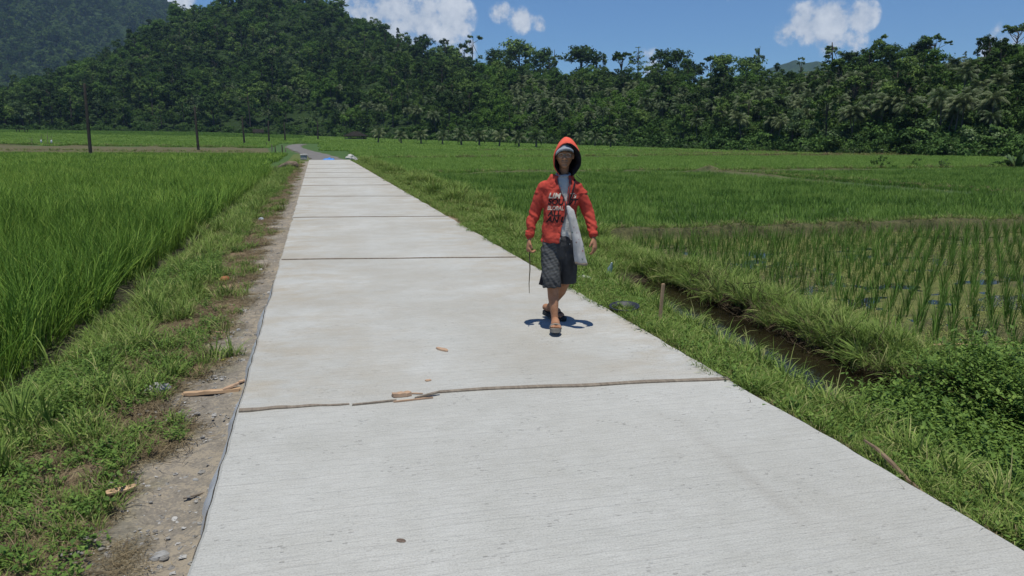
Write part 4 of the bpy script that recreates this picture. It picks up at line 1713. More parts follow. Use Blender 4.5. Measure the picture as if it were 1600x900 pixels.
# grass that hangs over the far side of the water
Y = rng.uniform(4.0, 9.3, 380)
X = ditch_c(Y) + rng.uniform(.38, .56, len(Y)) - .12 * (vnoise(Y, Y * 0, .5, 97) > .1)
hangz = np.full(len(X), -.17) + rng.uniform(-.08, .04, len(X))
tl = rng.normal(0, .25, (len(X), 2))
tl[:, 1] -= rng.uniform(.1, .95, len(X))
scatter('overhanging_grass', tuft_m + tuft_l, np.stack([X, Y, hangz], 1), rng.normal(0, .7, len(X)), rng.uniform(.3, .62, len(X)), rng.integers(0, 8, len(X)), tl)
# low weeds through the trodden strip near the photographer
X, Y = rand_area(3200, -2.1, -1.0, .8, 7, 1.2)
nn = vnoise(X, Y, .35, 98) + .5 * vnoise(X, Y, .12, 99)
k = in_view(X, Y) & (nn > -.12 + .35 * (X > -1.25))
put('low_weeds_left', weed_s + tuft_s + drys, X[k], Y[k], .5, 1.0, tilt=.15)
# dry grass on the earth banks between the fields
PX, PY = [], []
for pts, wdt, hh in BUNDS:
    for (ax, ay), (bx, by) in zip(pts[:-1], pts[1:]):
        L = math.hypot(bx - ax, by - ay)
        dn = 34 if ay < 16 and by < 16 else 7
        m_ = int(L * dn)
        q = rng.uniform(0, 1, m_)
        o_ = rng.normal(0, wdt * .62, m_)
        PX.append(ax + (bx - ax) * q - (by - ay) / L * o_)
        PY.append(ay + (by - ay) * q + (bx - ax) / L * o_)
X, Y = np.concatenate(PX), np.concatenate(PY)
k = in_view(X, Y, 2) & ~((X > -.6) & (X < 2.7))
X, Y = X[k], Y[k]
far_ = np.clip(np.hypot(X, Y) / 25, 1, 3)
idx = np.where(rng.uniform(0, 1, len(X)) < .6, rng.integers(3, 7, len(X)), rng.integers(0, 3, len(X)))
put('grass_on_field_banks', drys + tuft_s, X, Y, 0, 0, idx=idx, sc=rng.uniform(.9, 1.5, len(X)) * far_)


# ------------------------------------------------------------ things by the road
wood = simple('raw_wood', (.33, .21, .12), (.52, .36, .22), 3, .8, .25, .3, 30, .004, (1, 8, 1))
oldwood = simple('weathered_wood', (.14, .115, .09), (.26, .22, .175), 4, .85, .2, .4, 30, .004, (8, 1, 1))
splint = simple('fresh_split_wood', (.34, .22, .14), (.50, .35, .24), 6, .8, .25, .4, 40, .003)
laths = [((370, 643), (546, 632), 'dusty wooden lath at the nearest road joint, left piece that thins out towards the middle'),
         ((686, 613.5), (1143, 592), 'long dusty wooden lath in the nearest road joint, running to the right edge'),
         ((440, 406), (806, 402), 'wooden lath across the second road joint, behind the walking man'),
         ((455, 340), (700, 338), 'wooden lath across the third road joint'),
         ((464, 307), (645, 306.5), 'wooden lath across the fourth road joint'),
         ((470, 290), (612, 289), 'wooden lath across the fifth road joint'),
         ((474, 278), (592, 277), 'wooden lath across the sixth road joint'),
         ((477, 270), (579, 269), 'wooden lath across the seventh road joint'),
         ((480, 263.5), (567, 263), 'wooden lath across the eighth road joint'),
         ((482, 257), (558, 256.5), 'farthest wooden lath, near the end of the new slab')]
for j, (p0, p1, lab) in enumerate(laths):
    a, b = P(*p0), P(*p1)
    a.x, b.x = max(a.x, -.5), min(b.x, 2.57)
    n = 24
    rings = []
    for i in range(n + 1):
        t = i / n
        c = a.lerp(b, t)
        c.y += noise.noise(Vector((t * 3, j * 7, 1))) * .03 + .015 * math.sin(t * 3.1)
        wdt = .021 * (1 + .15 * noise.noise(Vector((t * 9, j, 2))))
        hgt = .008 + .003 * noise.noise(Vector((t * 7, j, 6)))
        if j == 0:
            wdt *= 1.15 - .8 * t
            hgt *= 1.2 - .6 * t
        if j == 1:
            wdt *= .75 + .3 * min(1, t * 3)
        k = .6 if j > 3 else 1
        rings.append([(c.x, c.y - wdt, -.004), (c.x, c.y - wdt, hgt), (c.x, c.y - wdt + .004, hgt + .003), (c.x, c.y + wdt - .004, hgt + .003), (c.x, c.y + wdt, hgt), (c.x, c.y + wdt, -.004)])
    mb = MB()
    mb.loft(rings)
    tag(obj('joint_lath', mb.mesh('joint_lath', [oldwood])), lab, 'wood strip', 'wooden laths in the road joints')


def shard(name, c, L, Wd, T, rz, mat, lab, cat='wood piece', seed=0, tiltx=0.0, tilty=0.0, group=None, taper=.25):
    """a split piece of wood with ragged ends"""
    g = random.Random(seed)
    n = 9
    rings = []
    for i in range(n):
        t = i / (n - 1)
        k = 1 - taper * abs(t * 2 - 1) ** 3 - g.uniform(0, .08)
        o = g.uniform(-.05, .05) * Wd
        x = (t - .5) * L
        e = g.uniform(-.06, .06) * L if i in (0, n - 1) else 0
        rings.append([(x + e, -Wd / 2 * k + o, 0), (x - e, Wd / 2 * k + o, 0), (x + e * .5, Wd / 2 * k * .9 + o, T * g.uniform(.7, 1)), (x, -Wd / 2 * k * .92 + o, T * g.uniform(.8, 1.05))])
    mb = MB()
    mb.loft(rings)
    o = mb.obj(name, [mat], None, loc=c, rot=(tiltx, tilty, rz))
    return tag(o, lab, cat, group)


def onz(p, dz=0.0):
    return Vector((p.x, p.y, float(height(p.x, p.y)) + dz))


# broken middle of the nearest lath
c = P(585, 630)
shard('lath_fragment', (c.x, c.y, .002), .26, .022, .008, R(4), oldwood, 'thin grey sliver of lath in the nearest road joint, left of the orange wood block', seed=3)
c = P(628, 620)
blk = shard('wood_block', (c.x, c.y + .01, .003), .115, .05, .024, R(3), splint, 'orange split wood block lying on the nearest road joint', seed=5)
c = P(645, 624)
shard('wood_splinter', (c.x, c.y - .02, .002), .24, .013, .009, R(5), splint, 'long orange splinter under the split wood block at the nearest joint', seed=6)
c = P(668, 620)
shard('wood_splinter', (c.x, c.y, .008), .16, .025, .012, R(14), oldwood, 'short brown splinter where the long right lath starts at the nearest joint', seed=7, tilty=-.08)
c = P(648, 616)
shard('wood_splinter', (c.x, c.y, .004), .10, .012, .006, R(-20), splint, 'tiny pale splinter just behind the split wood block', seed=8)
c = P(691, 547)
shard('wood_chip', (c.x, c.y, .002), .12, .045, .012, R(-58), splint, 'tan pointed wood chip lying alone on the slab, left of the man', seed=9, taper=.6)
c = P(669, 595)
shard('wood_chip', (c.x, c.y, .002), .038, .03, .006, R(20), splint, 'tiny orange wood crumb on the slab just before the nearest joint', seed=10)
# by the left edge
c = onz(P(331, 612, -.1), .012)
shard('wood_plank', (c.x, c.y, c.z), .36, .055, .022, R(2), wood, 'pale plank end lying on the left verge level with the nearest joint', seed=11, taper=.05)
c = onz(P(362, 609, -.1), .03)
shard('wood_splinter', (c.x, c.y, c.z), .11, .035, .014, R(22), splint, 'orange torn splinter at the right end of the pale plank on the left verge', seed=12, tilty=-.25)
c = onz(P(378, 597, -.1), .015)
shard('wood_chip', (c.x, c.y, c.z), .05, .03, .01, R(40), splint, 'small orange chip at the slab edge above the pale plank', seed=13)
c = onz(P(190, 771, -.1), .02)
shard('wood_chip', (c.x, c.y, c.z), .13, .042, .01, R(24), wood, 'pale flat wood chip in the dry grass at the lower left', seed=14, tiltx=.2)
c = onz(P(341, 520, -.1), .01)
shard('wood_chip', (c.x, c.y, c.z), .07, .05, .012, R(-20), wood, 'small pale wood chip on the grey rubble beyond the plank', seed=15)
c = onz(P(303, 769, -.1), .012)
shard('twig', (c.x, c.y, c.z), .10, .012, .008, R(25), oldwood, 'short dark twig on the rubble by the slab edge, lower left', 'twig', seed=16)
# curved bark strip on the right verge
mb = MB()
cp = [P(px, py, -.03) for px, py in ((1350, 693), (1368, 712), (1392, 732), (1418, 750), (1445, 770))]
rings = []
for i, p in enumerate(cp):
    t = i / 4
    d = (cp[min(i + 1, 4)] - cp[max(i - 1, 0)]).normalized()
    s = Vector((-d.y, d.x, 0))
    wd_ = .009 * (.5 + math.sin(math.pi * (t * .8 + .1)))
    z = .015 + .025 * math.sin(t * 5)
    rings.append([p - s * wd_ + Vector((0, 0, z)), p + s * wd_ + Vector((0, 0, z)), p + s * wd_ * .7 + Vector((0, 0, z + .007)), p - s * wd_ * .7 + Vector((0, 0, z + .009))])
mb.loft(rings)
tag(mb.obj('bark_strip', [simple('brown_bark', (.13, .09, .055), (.24, .17, .11), 9, .9)]), 'long curved brown bark strip at the right edge of the slab', 'bark strip')
rubm = simple('black_rubber', (.02, .022, .026), (.035, .038, .045), 8, .5, .4)
c = onz(P(1407, 745, -.04), .02)
mb = MB()
mb.ball((0, 0, 0), (.05, .016, .012), 10, 6, fn=lambda v: v * (1 + .15 * noise.noise(v * 2)))
tag(mb.obj('plastic_scrap', [rubm], loc=c, rot=(0, 0, R(-40))), 'dark scrap of plastic between slab edge and bark strip', 'litter')


def rock(px, py, s, lab, seed, mat=None, z=-.1, cat='stone', name='stone', flat=.6, group=None):
    mb = MB()
    sq = 1 + .3 * math.sin(seed)
    mb.ball((0, 0, 0), (s * sq, s * .8, s * flat), 14, 9,
            fn=lambda v: v * (1 + .28 * noise.noise(v * 1.6 + Vector((seed, 0, 0))) + .12 * noise.noise(v * 4 + Vector((0, seed, 0)))))
    p = onz(P(px, py, z), s * flat * .35)
    if z == 0.0:
        p.z = s * flat * .35
    return tag(mb.obj(name, [mat or M['stone']], None, loc=p, rot=(0, 0, seed)), lab, cat, group)


M['stone'] = simple('grey_stone', (.20, .20, .195), (.40, .395, .38), 6, .9, .2, .5, 25, .006)
M['stone_l'] = simple('pale_stone', (.36, .35, .33), (.52, .51, .48), 8, .9, .2, .5, 25, .006)
rock(246, 606, .075, 'largest angular grey stone on the left verge, left of the plank', 1)
rock(242, 577, .028, 'smaller grey stone just behind the largest stone on the left verge', 2)
rock(382, 485, .03, 'white speckled stone near the slab edge, left verge', 3, M['stone_l'])
rock(407, 420, .035, 'pale sharp stone on the verge beyond the second joint', 4, M['stone_l'])
rock(408, 341, .07, 'bluish white lump of crumpled plastic on the verge, far left of the third joint', 5, simple('crumpled_plastic', (.40, .46, .52), (.6, .66, .7), 14, .4, .5, .8, 30, .02), name='plastic_lump', cat='litter')
rock(373, 517, .022, 'small grey stone on the rubble beside the slab, left verge', 6)
rock(250, 868, .03, 'grey stone among rubble at the lower left corner of the slab', 7, z=-.1)
rock(272, 800, .016, 'pebble on the rubble beside the slab, lower left', 8, M['stone_l'])
rock(305, 745, .014, 'pebble close to the plastic sheet on the left rubble', 9)
rock(420, 458, .022, 'crumb of concrete at the top of the plastic sheet', 10, M['stone_l'])
rock(1495, 781, .022, 'round pale stone in the grass at the lower right', 11, M['stone_l'], z=-.04)
rock(1524, 791, .02, 'second pale stone right of the round one at the lower right', 12, M['stone_l'], z=-.04)
rock(1383, 727, .014, 'small pale stone at the slab edge above the dark plastic scrap', 13, M['stone_l'], z=-.04)
rock(998, 457, .05, 'brown muddy lump at the head of the ditch', 14, simple('brown_mud', (.16, .10, .07), (.28, .19, .14), 10, .9, .2, .6, 30, .01), z=-.1, name='mud_clod', cat='clod')
rock(627, 845, .017, 'flat dark brown dropping on the slab at the bottom of the photo', 15, simple('dark_clod', (.07, .05, .04), (.2, .15, .12), 60, .9, .2, .5, 60, .004), z=0.0, name='dried_clod', cat='clod', flat=.25)
rock(351, 436, .075, 'rust red rounded clay lump in the grass of the left verge', 16, simple('red_clay', (.20, .075, .035), (.34, .14, .07), 12, .9, .2, .8, 24, .02), name='clay_lump', cat='clay lump')
rock(1545, 548, .13, 'dark mud heap at the near edge of the young paddy', 17, simple('wet_mud', (.06, .05, .03), (.16, .14, .09), 8, .7, .3, .9, 14, .03), z=-.4, name='mud_heap', cat='mud heap')
rock(350, 563, .022, 'crumpled yellow flower lying on the left verge', 18, simple('yellow_petal', (.45, .38, .06), (.6, .52, .12), 20, .7, .3, .8, 60, .01), name='yellow_flower', cat='flower')

# old log at the end of the field bank
mb = MB()
p0 = onz(P(438, 262, -.25), .1)
p1 = onz(P(462, 264, -.2), .16)
mb.tube([p0 + Vector((-.15, 1.6, -.05)), p0, p0.lerp(p1, .6) + Vector((0, 0, .08)), p1], [.12, .2, .28, .22], 12)
me = mb.mesh('earth_mound', [simple('dry_earth', (.13, .10, .07), (.26, .20, .15), 2, .95, .15, .9, 8, .08)], True)
displace(me, lambda co: noise.noise(co * 3) * .08)
tag(obj('earth_mound', me), 'brown rounded log-like mound at the end of the field bank beside the road', 'mound')
# marker block, tarp, rubble at the end of the slab
p = onz(P(475, 249, 0), 0)
mb = MB()
mb.box((0, 0, .22), (.5, .35, .34), jitter=.03)
blkr = tag(mb.obj('concrete_block', [M['stone']], loc=(p.x, p.y, p.z + .05), bevel=.02), 'pale topped concrete block on the left at the far end of the slab', 'concrete block')
mb = MB()
mb.box((0, 0, .44), (.56, .4, .1), jitter=.02)
mb.obj('block_cap', [M['stone_l']], blkr, bevel=.01)
tarpm = simple('blue_tarp', (.03, .17, .52), (.06, .26, .68), 5, .45, .5, .8, 9, .05)
n, vs, fs = 26, [], []
for j in range(n + 1):
    for i in range(n + 1):
        u_, v_ = i / n * 2 - 1, j / n * 2 - 1
        r = min(1, math.hypot(u_, v_))
        h_ = (1 - r ** 2.5) * (.26 + .22 * noise.noise(Vector((u_ * 2.2, v_ * 2, 4)))) + .07 * noise.noise(Vector((u_ * 5, v_ * 5, 1)))
        vs.append((u_ * .62, v_ * .6, max(.01, h_ * .8)))
for j in range(n):
    for i in range(n):
        o = j * (n + 1) + i
        fs.append((o, o + 1, o + n + 2, o + n + 1))
me = mesh('tarpaulin', vs, fs, [tarpm], False)
p = P(512, 248, 0)
tag(obj('tarpaulin', me, None, (p.x, 63.0, -.13)), 'crumpled blue tarpaulin heaped across the far end of the slab', 'tarpaulin')
g = random.Random(4)
for j, (px, py, s, lab) in enumerate(((548, 244, .42, 'pale slab of rubble on the right at the far end of the road'), (553, 249, .36, 'grey lump of rubble beneath the pale slab at the road end'),
                                      (544, 247, .26, 'dark lump of rubble left of the pale slab at the road end'), (558, 252, .24, 'small rubble lump lowest at the right of the road end'))):
    rock(px, py, s, lab, 30 + j, M['stone_l'] if j % 2 == 0 else M['stone'], z=-.1, name='rubble_lump', cat='rubble', group='rubble at the road end')
# dark posts of a small fence left of the road end
for j, (px, py, h_) in enumerate(((417, 234, .5), (425, 238, .8), (430, 240, .75), (446, 240, .5), (441, 241, .9))):
    b = P(px, py, -.35)
    b.z = float(height(b.x, b.y, False))
    hh2 = h_ * 1.25
    mb = MB()
    mb.tube([b + Vector((0, 0, -.2)), b + Vector((.04, 0, hh2 * .6)), b + Vector((.02, .02, hh2))], [.09, .075, .06], 7)
    tag(mb.obj('fence_post', [oldwood if j % 2 else M['bark']]), '%s dark fence stub from the left beside the old road' % ords[j], 'fence post', 'dark fence stubs near the road end')

# black basin on the right edge, stake, paper, bottle
p = P(963, 487, -.02)
mb = MB()
prof = [(.0, .012), (.13, .012), (.155, .02), (.20, .085), (.225, .09), (.228, .075), (.205, .07), (.165, .004), (.14, -.004), (0, -.004)]
n = 32
vs, fs = [], []
for (r_, z_) in prof:
    for k in range(n):
        a_ = 2 * math.pi * k / n
        vs.append((math.cos(a_) * r_ * 1.0, math.sin(a_) * r_, z_))
for i in range(len(prof) - 1):
    for k in range(n):
        k2 = (k + 1) % n
        fs.append((i * n + k, i * n + k2, (i + 1) * n + k2, (i + 1) * n + k))
mb.add(vs, fs)
bas = NT('black_basin_plastic')
bas.color((.016, .02, .03))
bas.set(Roughness=.6)
tag(mb.obj('basin', [bas.m], smooth=True, loc=(2.72, p.y, -.03), rot=(R(5), R(-3), 0), scale=(.62, .62, .75)), 'shallow black plastic basin lying on the right edge of the slab beyond the man', 'basin')
b = onz(P(1030, 516, -.12), 0)
mb = MB()
mb.box((0, 0, .16), (.032, .018, .46), jitter=.002)
tag(mb.obj('wooden_stake', [wood], loc=b, rot=(R(2), R(2), R(20)), bevel=.002), 'upright square wooden stake on the ditch bank', 'stake')
c = onz(P(912, 445, -.1), .04)
mb = MB()
vs = [(-.09, -.02, .0), (0, -.03, .02), (.09, -.015, 0), (.085, .02, .012), (0, .03, .035), (-.09, .025, .015)]
mb.add(vs + [(x, y, z + .004) for x, y, z in vs], [(5, 4, 3, 2, 1, 0), (6, 7, 8, 9, 10, 11)] + [(i, (i + 1) % 6, (i + 1) % 6 + 6, i + 6) for i in range(6)])
tag(mb.obj('paper_scrap', [simple('white_paper', (.6, .6, .58), (.75, .75, .73), 5, .8)], loc=c, rot=(0, 0, R(-30))), 'white strip of paper on the grass right of the man', 'litter')
c = onz(P(949, 440, -.15), .06)
mb = MB()
for rr in ((0, .03),):
    mb.tube([(0, 0, 0), (0, 0, .13), (0, 0, .16), (0, 0, .2)], [.032, .032, .018, .012], 14)
pm_ = NT('clear_bottle_plastic')
pm_.color((.45, .58, .62))
pm_.set(Roughness=.15)
pm_.b.inputs['Transmission Weight'].default_value = .6
tag(mb.obj('plastic_bottle', [pm_.m], smooth=True, loc=c, rot=(R(18), R(8), 0)), 'greenish clear plastic bottle standing in the grass right of the man', 'bottle')
# pole floating at the paddy's edge
a_, b_ = P(1452, 546, -.4), P(1538, 546, -.4)
a_.z = b_.z = -.36
mb = MB()
mb.tube([a_, a_.lerp(b_, .5) + Vector((0, 0, .012)), b_], [.012, .011, .007], 8)
tag(mb.obj('bamboo_stick', [wood]), 'thin pale bamboo stick lying along the near edge of the paddy', 'stick')

# plastic sheet under the slab's left edge
pmat = NT('thin_plastic_sheet')
v = pmat.coords('Object')
pmat.color(pmat.ramp(pmat.noise(v, 9, 4), [(.3, (.38, .42, .48)), (.7, (.52, .56, .60))]))
pmat.set(Roughness=.25)
pmat.b.inputs['Alpha'].default_value = .8
pmat.bump(pmat.noise(pmat.coords('Object', (1, 3, 1)), 14, 4), .8, .01)
mb = MB()
rings = []
for i in range(150):
    y_ = 2.9 + i * .042
    k = max(0, noise.noise(Vector((0, y_ * .9, 40))) * 1.1 + .28) * min(1, (y_ - 2.9) * 2.5) * min(1, max(0, (9.1 - y_) * 1.2))
    e = noise.noise(Vector((0, y_ * 1.3, 3))) * .022 + noise.noise(Vector((0, y_ * 6, 5))) * .008 - .51
    o_ = .006 + .085 * k + .012 * noise.noise(Vector((y_ * 7, 3, 3))) * min(1, k * 4)
    w_ = .01 * noise.noise(Vector((y_ * 9, 8, 1)))
    rings.append([(e - .012, y_, -.02), (e - .012 - o_ * .4, y_ + w_, -.035 + w_), (e - .012 - o_, y_, -.075 + w_), (e - .02 - o_ * 1.1, y_, -.115)])
mb.loft(rings, close=False, caps=False)
tag(mb.obj('plastic_sheet', [pmat.m], smooth=True), 'bluish clear plastic sheet sticking out under the left edge of the slab', 'plastic sheet')

# ------------------------------------------------------------- far things
polem = simple('dark_pole_wood', (.035, .03, .025), (.07, .06, .05), 2, .9, .2, .3, 10, .01)


def sight(px, py, lo=30, hi=330):
    dv = direction(px, py)
    hd = math.hypot(dv.x, dv.y)
    for D in np.arange(lo, hi, .5):
        X, Y = dv.x / hd * D, dv.y / hd * D
        if CAMH + D * dv.z / hd <= float(height(X, Y, False)):
            break
    return Vector((X, Y, float(height(X, Y, False)))), D


for j, (bx, by, tx, ty) in enumerate(((142, 245, 132, 132), (310, 235, 304, 167), (382, 225, 378, 183), (420.5, 222, 419, 189), (445.5, 220, 444, 192), (497, 219, 496, 190))):
    b, D = sight(bx, by)
    dv = direction(tx, ty)
    hd = math.hypot(dv.x, dv.y)
    top = Vector((dv.x / hd * D, dv.y / hd * D, CAMH + D * dv.z / hd))
    Hh = top.z - b.z
    if j > 2:
        top.z = b.z + min(Hh, 8)
    root = bpy.data.objects.new('utility_pole', None)
    COL.objects.link(root)
    root.location = b
    tag(root, ['nearest and tallest dark wooden pole standing in the left rice field', 'second nearest dark pole standing where the bare strips of field meet', 'third dark pole from the left in the rice',
               'fourth dark pole from the left, near the fence stubs', 'fifth dark pole from the left beside the old road', 'faint farthest pole right of the old road'][j], 'pole', 'dark poles across the left fields')
    mb = MB()
    mb.tube([(0, 0, -.5), (0, 0, 0), tuple((top - b) * .5), tuple(top - b)], [.2, .19, .17, .14] if j == 0 else [.2, .2, .17, .13], 10)
    mb.obj('shaft', [polem], root, smooth=True)
    if j < 3:
        mb = MB()
        mb.box(tuple((top - b) * .965), (.9, .09, .09))
        mb.obj('crossarm', [polem], root)

# thatched field hut
b, D = sight(556, 218.5)
root = bpy.data.objects.new('field_hut', None)
COL.objects.link(root)
root.location = b + Vector((0, 0, -.1))
root.rotation_euler = (0, 0, -YAW)
s = D / 1222
root.scale = (s, s, s)
tag(root, 'open sided field hut with a dark hipped roof beside the row of palms', 'hut')
thatch = simple('dark_thatch', (.018, .017, .015), (.045, .04, .034), 2, .95, .1, .7, 4, .4)
mb = MB()
hw, dp, e, r = 17, 13, 6.5, 13.5
vs = [(-hw, -dp, e), (hw, -dp, e), (hw, dp, e), (-hw, dp, e), (-3.5, 0, r), (3.5, 0, r), (-hw, -dp, e - .8), (hw, -dp, e - .8), (hw, dp, e - .8), (-hw, dp, e - .8)]
mb.add(vs, [(0, 1, 5, 4), (1, 2, 5), (2, 3, 4, 5), (3, 0, 4), (6, 7, 1, 0), (7, 8, 2, 1), (8, 9, 3, 2), (9, 6, 0, 3), (9, 8, 7, 6)])
mb.obj('roof', [thatch], root)
for (x_, y_) in ((-14, -11), (-5, -11), (5, -11), (14, -11), (-14, 11), (14, 11)):
    mb = MB()
    mb.tube([(x_, y_, -1), (x_, y_, e)], .55, 8, cap=False)
    mb.obj('post', [polem], root)
mb = MB()
mb.box((-9.5, -11, 1.6), (9, .5, 2.8))
mb.box((8, -11, 1.6), (10, .5, 2.8))
mb.box((0, 11, 2.2), (28, .5, 4))
mb.obj('low_wall', [oldwood], root)
# second little roof at the left
b, D = sight(404, 211.5)
root = bpy.data.objects.new('field_shelter', None)
COL.objects.link(root)
root.location = b
root.rotation_euler = (0, 0, -YAW + .3)
s = D / 1222
root.scale = (s, s, s)
tag(root, 'tiny dark roofed shelter at the wood edge left of the old road', 'hut')
mb = MB()
mb.add([(-8, -6, 4), (8, -6, 4), (8, 6, 4), (-8, 6, 4), (-8, 0, 9), (8, 0, 9)], [(0, 1, 5, 4), (2, 3, 4, 5), (1, 2, 5), (3, 0, 4), (3, 2, 1, 0)])
mb.obj('roof', [thatch], root)
for x_ in (-6, 6):
    for y_ in (-4, 4):
        mb = MB()
        mb.tube([(x_, y_, -1), (x_, y_, 4)], .4, 6, cap=False)
        mb.obj('post', [polem], root)
# field table, sticks with bags
b, D = sight(35, 208)
root = bpy.data.objects.new('field_platform', None)
COL.objects.link(root)
root.location = b
s = D / 1222
root.scale = (s, s, s)
root.rotation_euler = (0, 0, -YAW)
tag(root, 'low dark platform on legs in the far left field', 'platform')
mb = MB()
mb.box((0, 0, 5), (13, 7, .9))
mb.obj('deck', [polem], root)
for x_, y_ in ((-5.5, -3), (5.5, -3), (-5.5, 3), (5.5, 3)):
    mb = MB()
    mb.tube([(x_, y_, -1), (x_, y_, 4.6)], .45, 6, cap=False)
    mb.obj('leg', [polem], root)
wht = simple('white_bag', (.5, .52, .52), (.65, .66, .66), 5, .6)
for j, (px, py, hpx) in enumerate(((50, 226, 10), (65, 225, 13), (75, 227, 17), (81, 226, 12))):
    b, D = sight(px, py)
    s = D / 1222
    root = bpy.data.objects.new('bird_scarer', None)
    COL.objects.link(root)
    root.location = b
    tag(root, ['short bare stick', 'leaning stick with a white bag', 'tallest forked stick', 'thin upright stick with a white bag'][j] + ' in the far left field', 'stick', 'sticks in the far left field')
    mb = MB()
    mb.tube([(0, 0, -.2), (.05, 0, hpx * s * .5), (.15, 0, hpx * s)], [.05, .04, .02], 6)
    mb.tube([(.05, 0, hpx * s * .5), (-.4, 0, hpx * s * .8)], [.03, .015], 5)
    mb.obj('stick', [oldwood], root)
    if j in (1, 3):
        mb = MB()
        mb.ball((0, -.05, .5), (.16, .12, .28), 8, 6, fn=lambda v: v * (1 + .3 * noise.noise(v * 2)))
        mb.obj('bag', [wht], root)

# bushes standing in the right-hand fields
for j, (px, py, wpx, hpx, k, lab) in enumerate(((1374, 264, 30, 18, 0, 'leafy bush alone in the right field, left of the two smaller ones'), (1428, 262, 13, 13, 1, 'small round bush in the right field'),
                                                (1473, 263, 14, 12, 4, 'thin pale bush in the right field'), (1563, 262, 26, 8, 2, 'low mound of leaves at the foot of the big leaved plant'))):
    b, D = sight(px, py)
    s = D / 1222
    me = bush_geo(400 + j, M['bush_leaf'] if k != 4 else M['tree_pale'], 420, .12)
    tag(obj('field_bush', me, None, b, (0, 0, j), (wpx * s / 3.6, wpx * s / 3.6, hpx * s / 1.9)), lab, 'bush')
b, D = sight(1586, 263)
s = D / 1222
root = bpy.data.objects.new('broad_leaved_plant', None)
COL.objects.link(root)
root.location = b
tag(root, 'pale plant with broad upright leaves at the right edge of the fields', 'plant')
V, Q = blades(n=22, rad=.35, h=26 * s, w=.34, lean=.75, curl=.6, seg=5, seed=411)
obj('leaves', quads('leaves', V, Q, [M['tree_pale']]), root)
b, D = sight(1098, 231)
s = D / 1222
mb = MB()
mb.box((0, 0, 1.2), (9, 4, 1.6), jitter=.6)
tag(mb.obj('white_tarp', [wht], loc=b, rot=(0, R(-8), 0), scale=(s, s, s)), 'small white sheet lying at the foot of the forest', 'tarpaulin')
b, D = sight(1167, 237)
s = D / 1222
mb = MB()
mb.tube([(0, 0, 0), (.2, 0, 3.5), (0, 0, 5)], [1.2, 1.0, .5], 8)
tag(mb.obj('tree_stump', [polem], loc=b, scale=(s, s, s)), 'small black stump far out in the right field', 'stump')


# -------------------------------------------------------------------- the man
pd = direction(872, 500)
ph = math.hypot(pd.x, pd.y)
MAN_D = 6.3
MLOC = Vector((pd.x / ph * MAN_D, pd.y / ph * MAN_D, 0))
MROT = math.atan2(-pd.x, pd.y)
skin = NT('weathered_skin')
v = skin.coords('Object')
skin.color(skin.ramp(skin.noise(v, 18, 5, .6), [(.3, (.27, .13, .070)), (.7, (.40, .21, .125))]))
skin.set(Roughness=.65)
skin.b.inputs['Specular IOR Level'].default_value = .2
skin.bump(skin.noise(v, 60, 4), .3, .004)


def cloth(name, c1, c2, scale=10, wr=.5, rough=.9):
    t = NT(name)
    v = t.coords('Object')
    t.color(t.ramp(t.noise(v, scale, 5, .6), [(.3, c1), (.7, c2)]))
    t.set(Roughness=rough)
    t.b.inputs['Specular IOR Level'].default_value = .15
    t.bump(t.math('ADD', t.noise(t.coords('Object', (1, 1, 2.2)), 14, 4, .6), t.math('MULTIPLY', t.noise(v, 220, 2), .15)), wr, .012)
    return t.m


redm = cloth('faded_red_fleece', (.37, .046, .034), (.49, .072, .050), 6, .3)
hoodm = cloth('faded_sunlit_red_hood', (.60, .085, .055), (.74, .13, .085), 8, .4)  # hood a lighter copy of the jacket red, sunlight put into its colour
blackm = cloth('black_lining', (.012, .012, .016), (.026, .024, .03), 10, .4)
shirtm = cloth('pale_grey_cotton', (.40, .40, .39), (.52, .52, .50), 6, .6)
capm = cloth('grey_cap_cloth', (.20, .23, .27), (.29, .32, .36), 20, .3)
solem = simple('grey_foam_sole', (.16, .145, .125), (.25, .23, .20), 12, .8, .3)
darksole = simple('dark_foam_sole', (.015, .018, .02), (.035, .038, .04), 12, .7, .3)

man = bpy.data.objects.new('person', None)
COL.objects.link(man)
man.location = MLOC
man.rotation_euler = (0, 0, MROT)
tag(man, 'man walking in a red hooded jacket and dark knee shorts, holding a thin stick', 'person')

body = MB()
# torso, neck
body.tube([(0, .0, .68), (.0, 0, .80), (.005, .01, .95), (.008, .01, 1.08), (.01, .01, 1.17)], [.10, .10, .095, .10, .085], 16, flat=(Vector((0, 1, 0)), .72))
body.tube([(-.10, .015, 1.165), (.01, .01, 1.185), (.12, .015, 1.165)], [.036, .05, .036], 12)
body.tube([(.015, .02, 1.17), (.03, .025, 1.26), (.036, .02, 1.36)], [.052, .038, .042], 14)
# arms
body.tube([(-.12, .012, 1.155), (-.20, .035, .95), (-.242, -.01, .755)], [.036, .032, .023], 12)
body.tube([(.13, .012, 1.155), (.235, .03, .965), (.278, -.04, .775)], [.036, .032, .023], 12)
# legs
body.tube([(-.075, 0, .72), (-.062, -.06, .42), (-.045, -.075, .37)], [.066, .05, .047], 14)
body.tube([(-.05, -.07, .40), (-.042, -.075, .28), (-.03, -.115, .13), (-.024, -.135, .062)], [.048, .046, .030, .029], 14)
body.tube([(.075, .01, .72), (.062, .04, .42), (.05, .07, .37)], [.066, .05, .047], 14)
body.tube([(.06, .05, .40), (.02, .14, .28), (-.05, .27, .15), (-.085, .325, .085)], [.048, .044, .030, .029], 14)


